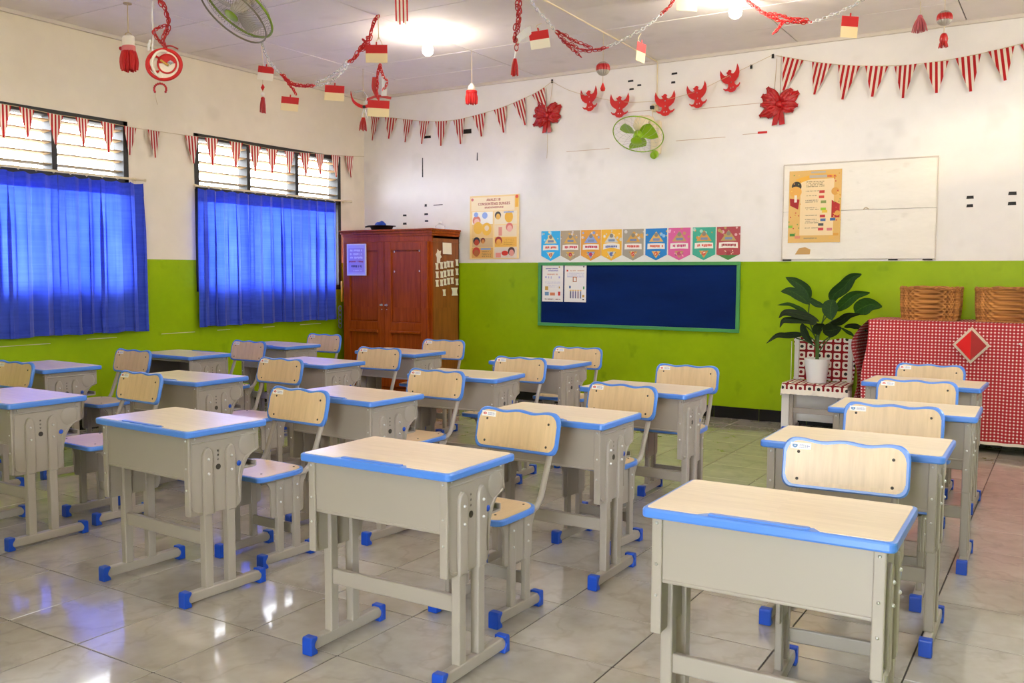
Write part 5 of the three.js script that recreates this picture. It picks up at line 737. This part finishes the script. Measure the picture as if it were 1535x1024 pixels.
// ---------------------------------------------------------------- plant chair
{
  const o = thing('white_chair', 'white wooden chair with grey rails against the green wall under the plant', 'chair', [-1.70, 0, -7.42], 0.02), w = 0.2, wm = std({ color: '#ded9d0', roughness: 0.5 });
  for (const sx of [-1, 1]) { part('leg', box(0.06, 0.35, 0.018, sx * (w + 0.03), 0.185, 0.1, 0.003), wm, o); part('grey_post', box(0.03, 0.34, 0.03, sx * (w - 0.016), 0.19, 0.09, 0.004), M.metal, o); part('rear_leg', box(0.035, 0.74, 0.03, sx * (w + 0.01), 0.37, -0.16, 0.004), wm, o); part('foot_bar', box(0.035, 0.03, 0.3, sx * w, 0.018, -0.03, 0.006), M.metal, o); part('foot_cap', box(0.045, 0.035, 0.035, sx * (w + 0.03), 0.018, 0.112, 0.008), M.blueCap, o); }
  part('crossbar', box(0.4, 0.045, 0.02, 0, 0.17, 0.085, 0.004), M.metal, o); part('back_panel', box(0.39, 0.29, 0.012, 0, 0.2, -0.13, 0.003), wm, o);
  part('seat', box(0.46, 0.02, 0.32, 0, 0.372, -0.03, 0.006), wm, o); part('backrest', box(0.46, 0.3, 0.018, 0, 0.56, -0.185, 0.006).rotateX(-0.04), wm, o);
  part('rope', tube([[-0.235, 0.7, -0.19], [-0.23, 0.74, -0.19], [-0.225, 0.76, -0.2]], 0.006, 6, 5), M.cream2, o);
  const cr = paint(256, 256, (c, W2, H2) => { c.fillStyle = '#8c1018'; c.fillRect(0, 0, W2, H2); for (let i = 0; i < 4; i++) for (let j = 0; j < 4; j++) { const x = i * 64 + 7, y = j * 64 + 7; c.fillStyle = '#ece4d4'; c.fillRect(x, y, 50, 50); c.fillStyle = (i + j) % 3 ? '#7a1418' : '#2c2a26'; c.beginPath(); c.arc(x + 25, y + 25, 12, 0, 7); c.fill(); c.fillStyle = '#8c1018'; for (const [a, b] of [[0, 0], [50, 0], [0, 50], [50, 50]]) { c.beginPath(); c.arc(x + a, y + b, 5, 0, 7); c.fill(); } } });
  const cm = std({ map: cr, roughness: 0.95, bumpMap: bumpTex, bumpScale: 0.004 }), t = thing('crochet_throw', 'crocheted red and white throw draped over the white chair', 'throw', [-1.70, 0, -7.42], 0.02);
  const uvS = (g, f) => { const p = g.attributes.position, uv = g.attributes.uv; for (let i = 0; i < p.count; i++) { const [a, b] = f(p.getX(i), p.getY(i), p.getZ(i)); uv.setXY(i, a / 0.28, b / 0.28); } return g; };
  part('back_cover', uvS(sheetSolid(30, 14, (u, v) => [(u - 0.5) * 0.47 + 0.01 * Math.sin(v * 4), 0.395 + 0.335 * v + (v > 0.95 ? 0.012 * Math.sin(u * 9.4) : 0), -0.168 - 0.018 * v + 0.004 * Math.sin(u * 20)], 0.006), (x, y) => [x, y]), cm, t);
  part('seat_cover', uvS(sheetSolid(30, 12, (u, v) => [(u - 0.5) * (0.5 - 0.02 * v), 0.389 + 0.003 * Math.sin(u * 18) - (v < 0.001 ? 0.006 : 0), 0.142 - 0.305 * v], 0.006), (x, y, z) => [x, z]), cm, t);
  part('front_drop', uvS(sheetSolid(30, 4, (u, v) => [(u - 0.5) * 0.5, 0.386 - 0.045 * v, 0.146 + 0.004 * Math.sin(u * 25)], 0.005), (x, y) => [x, y - 0.04]), cm, t);
  part('trim', sheetSolid(40, 2, (u, v) => [(u - 0.5) * 0.515, 0.343 - (0.035 + 0.02 * Math.max(0, u - 0.6)) * v - 0.006 * Math.abs(Math.sin(u * 40)) * v, 0.149 + 0.005 * Math.sin(u * 25)], 0.004), M.whitePaper, t);
  part('side_flap', sheetSolid(3, 12, (u, v) => [-0.246 - 0.012 * u, 0.345 + 0.36 * v, -0.175 + 0.05 * (1 - u)], 0.004), M.whitePaper, t);
  part('corner_flap', sheetSolid(4, 4, (u, v) => [-0.25 - 0.012 * v, 0.39 - 0.1 * v, 0.14 - 0.08 * u], 0.004), M.whitePaper, t);
}
// ---------------------------------------------------------------- potted plant
{
  const px = -1.71, pz = -7.40, y0 = 0.395;
  const pot = thing('plant_pot', 'smooth white tapered pot on the crochet throw', 'pot', [px, y0, pz]);
  part('pot_wall', lathe([[0.001, 0], [0.068, 0], [0.074, 0.006], [0.098, 0.188], [0.1, 0.192], [0.096, 0.194], [0.09, 0.186], [0.086, 0.17]], 30), M.whitePlastic, pot);
  part('soil', lathe([[0.001, 0.172], [0.06, 0.17], [0.088, 0.165]], 20), std({ color: '#2a2018', roughness: 1 }), pot);
  const plant = thing('potted_plant', 'dark green broad-leaved plant growing from the white pot', 'plant', [px, y0 + 0.17, pz]);
  const K = 1 / (6.022 * 190), toX = (x) => (x - 492) * K * 1.12, toY = (y) => (865 - y) * K;
  const leafMat = [0, 1, 2].map((i) => phy({ map: tex(64, 256, (u, v) => { const m = Math.max(0, 1 - Math.abs(u - 0.5) * 40), r = Math.abs(Math.sin((v * 26 + Math.abs(u - 0.5) * 9))) > 0.94 ? 8 : 0, n = (fbm(u, v, 8, 3, i + 3) - 0.5) * 16; return [[26, 34, 18][i] + m * 34 + n + r, [62, 74, 38][i] + m * 40 + n + r, [8, 8, 8][i] + m * 14 + n * 0.6]; }), roughness: 0.55, specularIntensity: 0.5, transmission: 0.15, thickness: 0 }));
  const dark = std({ color: '#3c5a1c', roughness: 0.6 });
  function leaf(pts, width, mat, zz, facing = 0.5, droop = 0.25) {       // pts in plant space, first at the petiole
    const c = curve(pts.map(([x, y], i) => [toX(x), toY(y), zz[0] + (zz[1] - zz[0]) * i / (pts.length - 1)])), W = width * K * 0.48;
    const g = sheetSolid(8, 18, (u, v) => { const p = c.getPoint(v), tg = c.getTangent(v), s = V(-tg.y, tg.x, 0).normalize().multiplyScalar(facing).add(V(0, 0, 1 - facing)).normalize(), w = W * Math.pow(Math.sin(Math.pow(v, 0.8) * Math.PI * 0.985 + 0.02), 0.75), a = (u - 0.5) * 2, fold = Math.abs(a) * w * droop; p.addScaledVector(s, a * w); p.z += fold * 0.8; p.y += Math.sin(v * 12 + a) * 0.002; return p.toArray(); }, 0.0016);
    part('leaf', g, leafMat[mat], plant);
  }
  leaf([[428, 305], [395, 215], [320, 150], [238, 100]], 105, 0, [0.03, 0.06], 0.85); leaf([[430, 350], [350, 265], [280, 228], [212, 230]], 100, 0, [0.04, 0.1], 0.7); leaf([[550, 375], [480, 340], [430, 310], [390, 340]], 60, 0, [0, 0.05], 0.8);
  leaf([[595, 330], [610, 260], [690, 180], [750, 100], [818, 72]], 120, 0, [-0.02, 0.02], 0.9); leaf([[640, 400], [690, 340], [780, 260], [890, 234]], 108, 1, [0.02, 0.05], 0.85); leaf([[780, 415], [830, 370], [900, 340], [988, 352]], 150, 1, [0.03, 0.08], 0.95);
  leaf([[590, 520], [660, 500], [740, 440], [830, 420]], 85, 2, [0.02, 0.08], 0.6); leaf([[612, 300], [600, 360], [605, 420], [618, 478]], 150, 0, [0.05, 0.09], 0.95); leaf([[420, 440], [340, 385], [260, 350], [166, 358]], 42, 1, [0.0, 0.03], 0.7);
  leaf([[510, 500], [420, 460], [300, 425], [235, 430], [202, 475]], 92, 2, [0.04, 0.1], 0.55); leaf([[520, 540], [420, 490], [300, 490], [240, 500], [218, 560]], 85, 2, [0.06, 0.12], 0.55); leaf([[400, 622], [320, 628], [240, 635], [180, 640], [95, 716]], 70, 2, [0.03, 0.07], 0.6);
  leaf([[376, 520], [400, 590], [430, 650], [478, 695]], 78, 2, [0.06, 0.09], 0.8); leaf([[548, 590], [590, 575], [640, 570], [700, 540]], 135, 2, [0.07, 0.12], 0.8); leaf([[700, 545], [760, 530], [820, 540], [880, 572]], 62, 2, [0.02, 0.06], 0.6); leaf([[680, 555], [720, 580], [760, 605], [790, 634]], 36, 0, [0.02, 0.04], 0.7); leaf([[505, 620], [500, 580], [515, 545], [560, 520]], 90, 2, [0.05, 0.08], 0.7);
  const st = (pts, r) => tube(pts.map(([x, y, z]) => [toX(x), toY(y), z ?? 0]), r * K, 12, 6);
  part('stem', st([[492, 880], [492, 780], [490, 690], [495, 600], [520, 540]], 17), dark, plant);
  for (const pts of [[[500, 790], [535, 720], [590, 640], [600, 560], [600, 480], [600, 330, -0.02]], [[492, 720], [470, 640], [440, 560], [415, 440], [428, 305, 0.03]], [[495, 650], [530, 560], [640, 470], [780, 415, 0.03]], [[490, 740], [410, 690], [320, 660], [300, 650]], [[492, 700], [505, 600], [540, 480], [640, 400, 0.02]], [[492, 640], [500, 560], [590, 520, 0.02]], [[492, 680], [440, 590], [376, 520, 0.06]], [[500, 720], [600, 620], [680, 555, 0.02]], [[490, 720], [450, 660], [400, 622, 0.03]], [[492, 640], [470, 560], [430, 470], [420, 440, 0]], [[500, 600], [530, 480], [550, 375, 0]]]) part('stalk', st(pts, 6), dark, plant);
}
scene.traverse((o) => { if (o.isMesh) { o.castShadow = true; o.receiveShadow = true; } });
renderer.render(scene, camera);
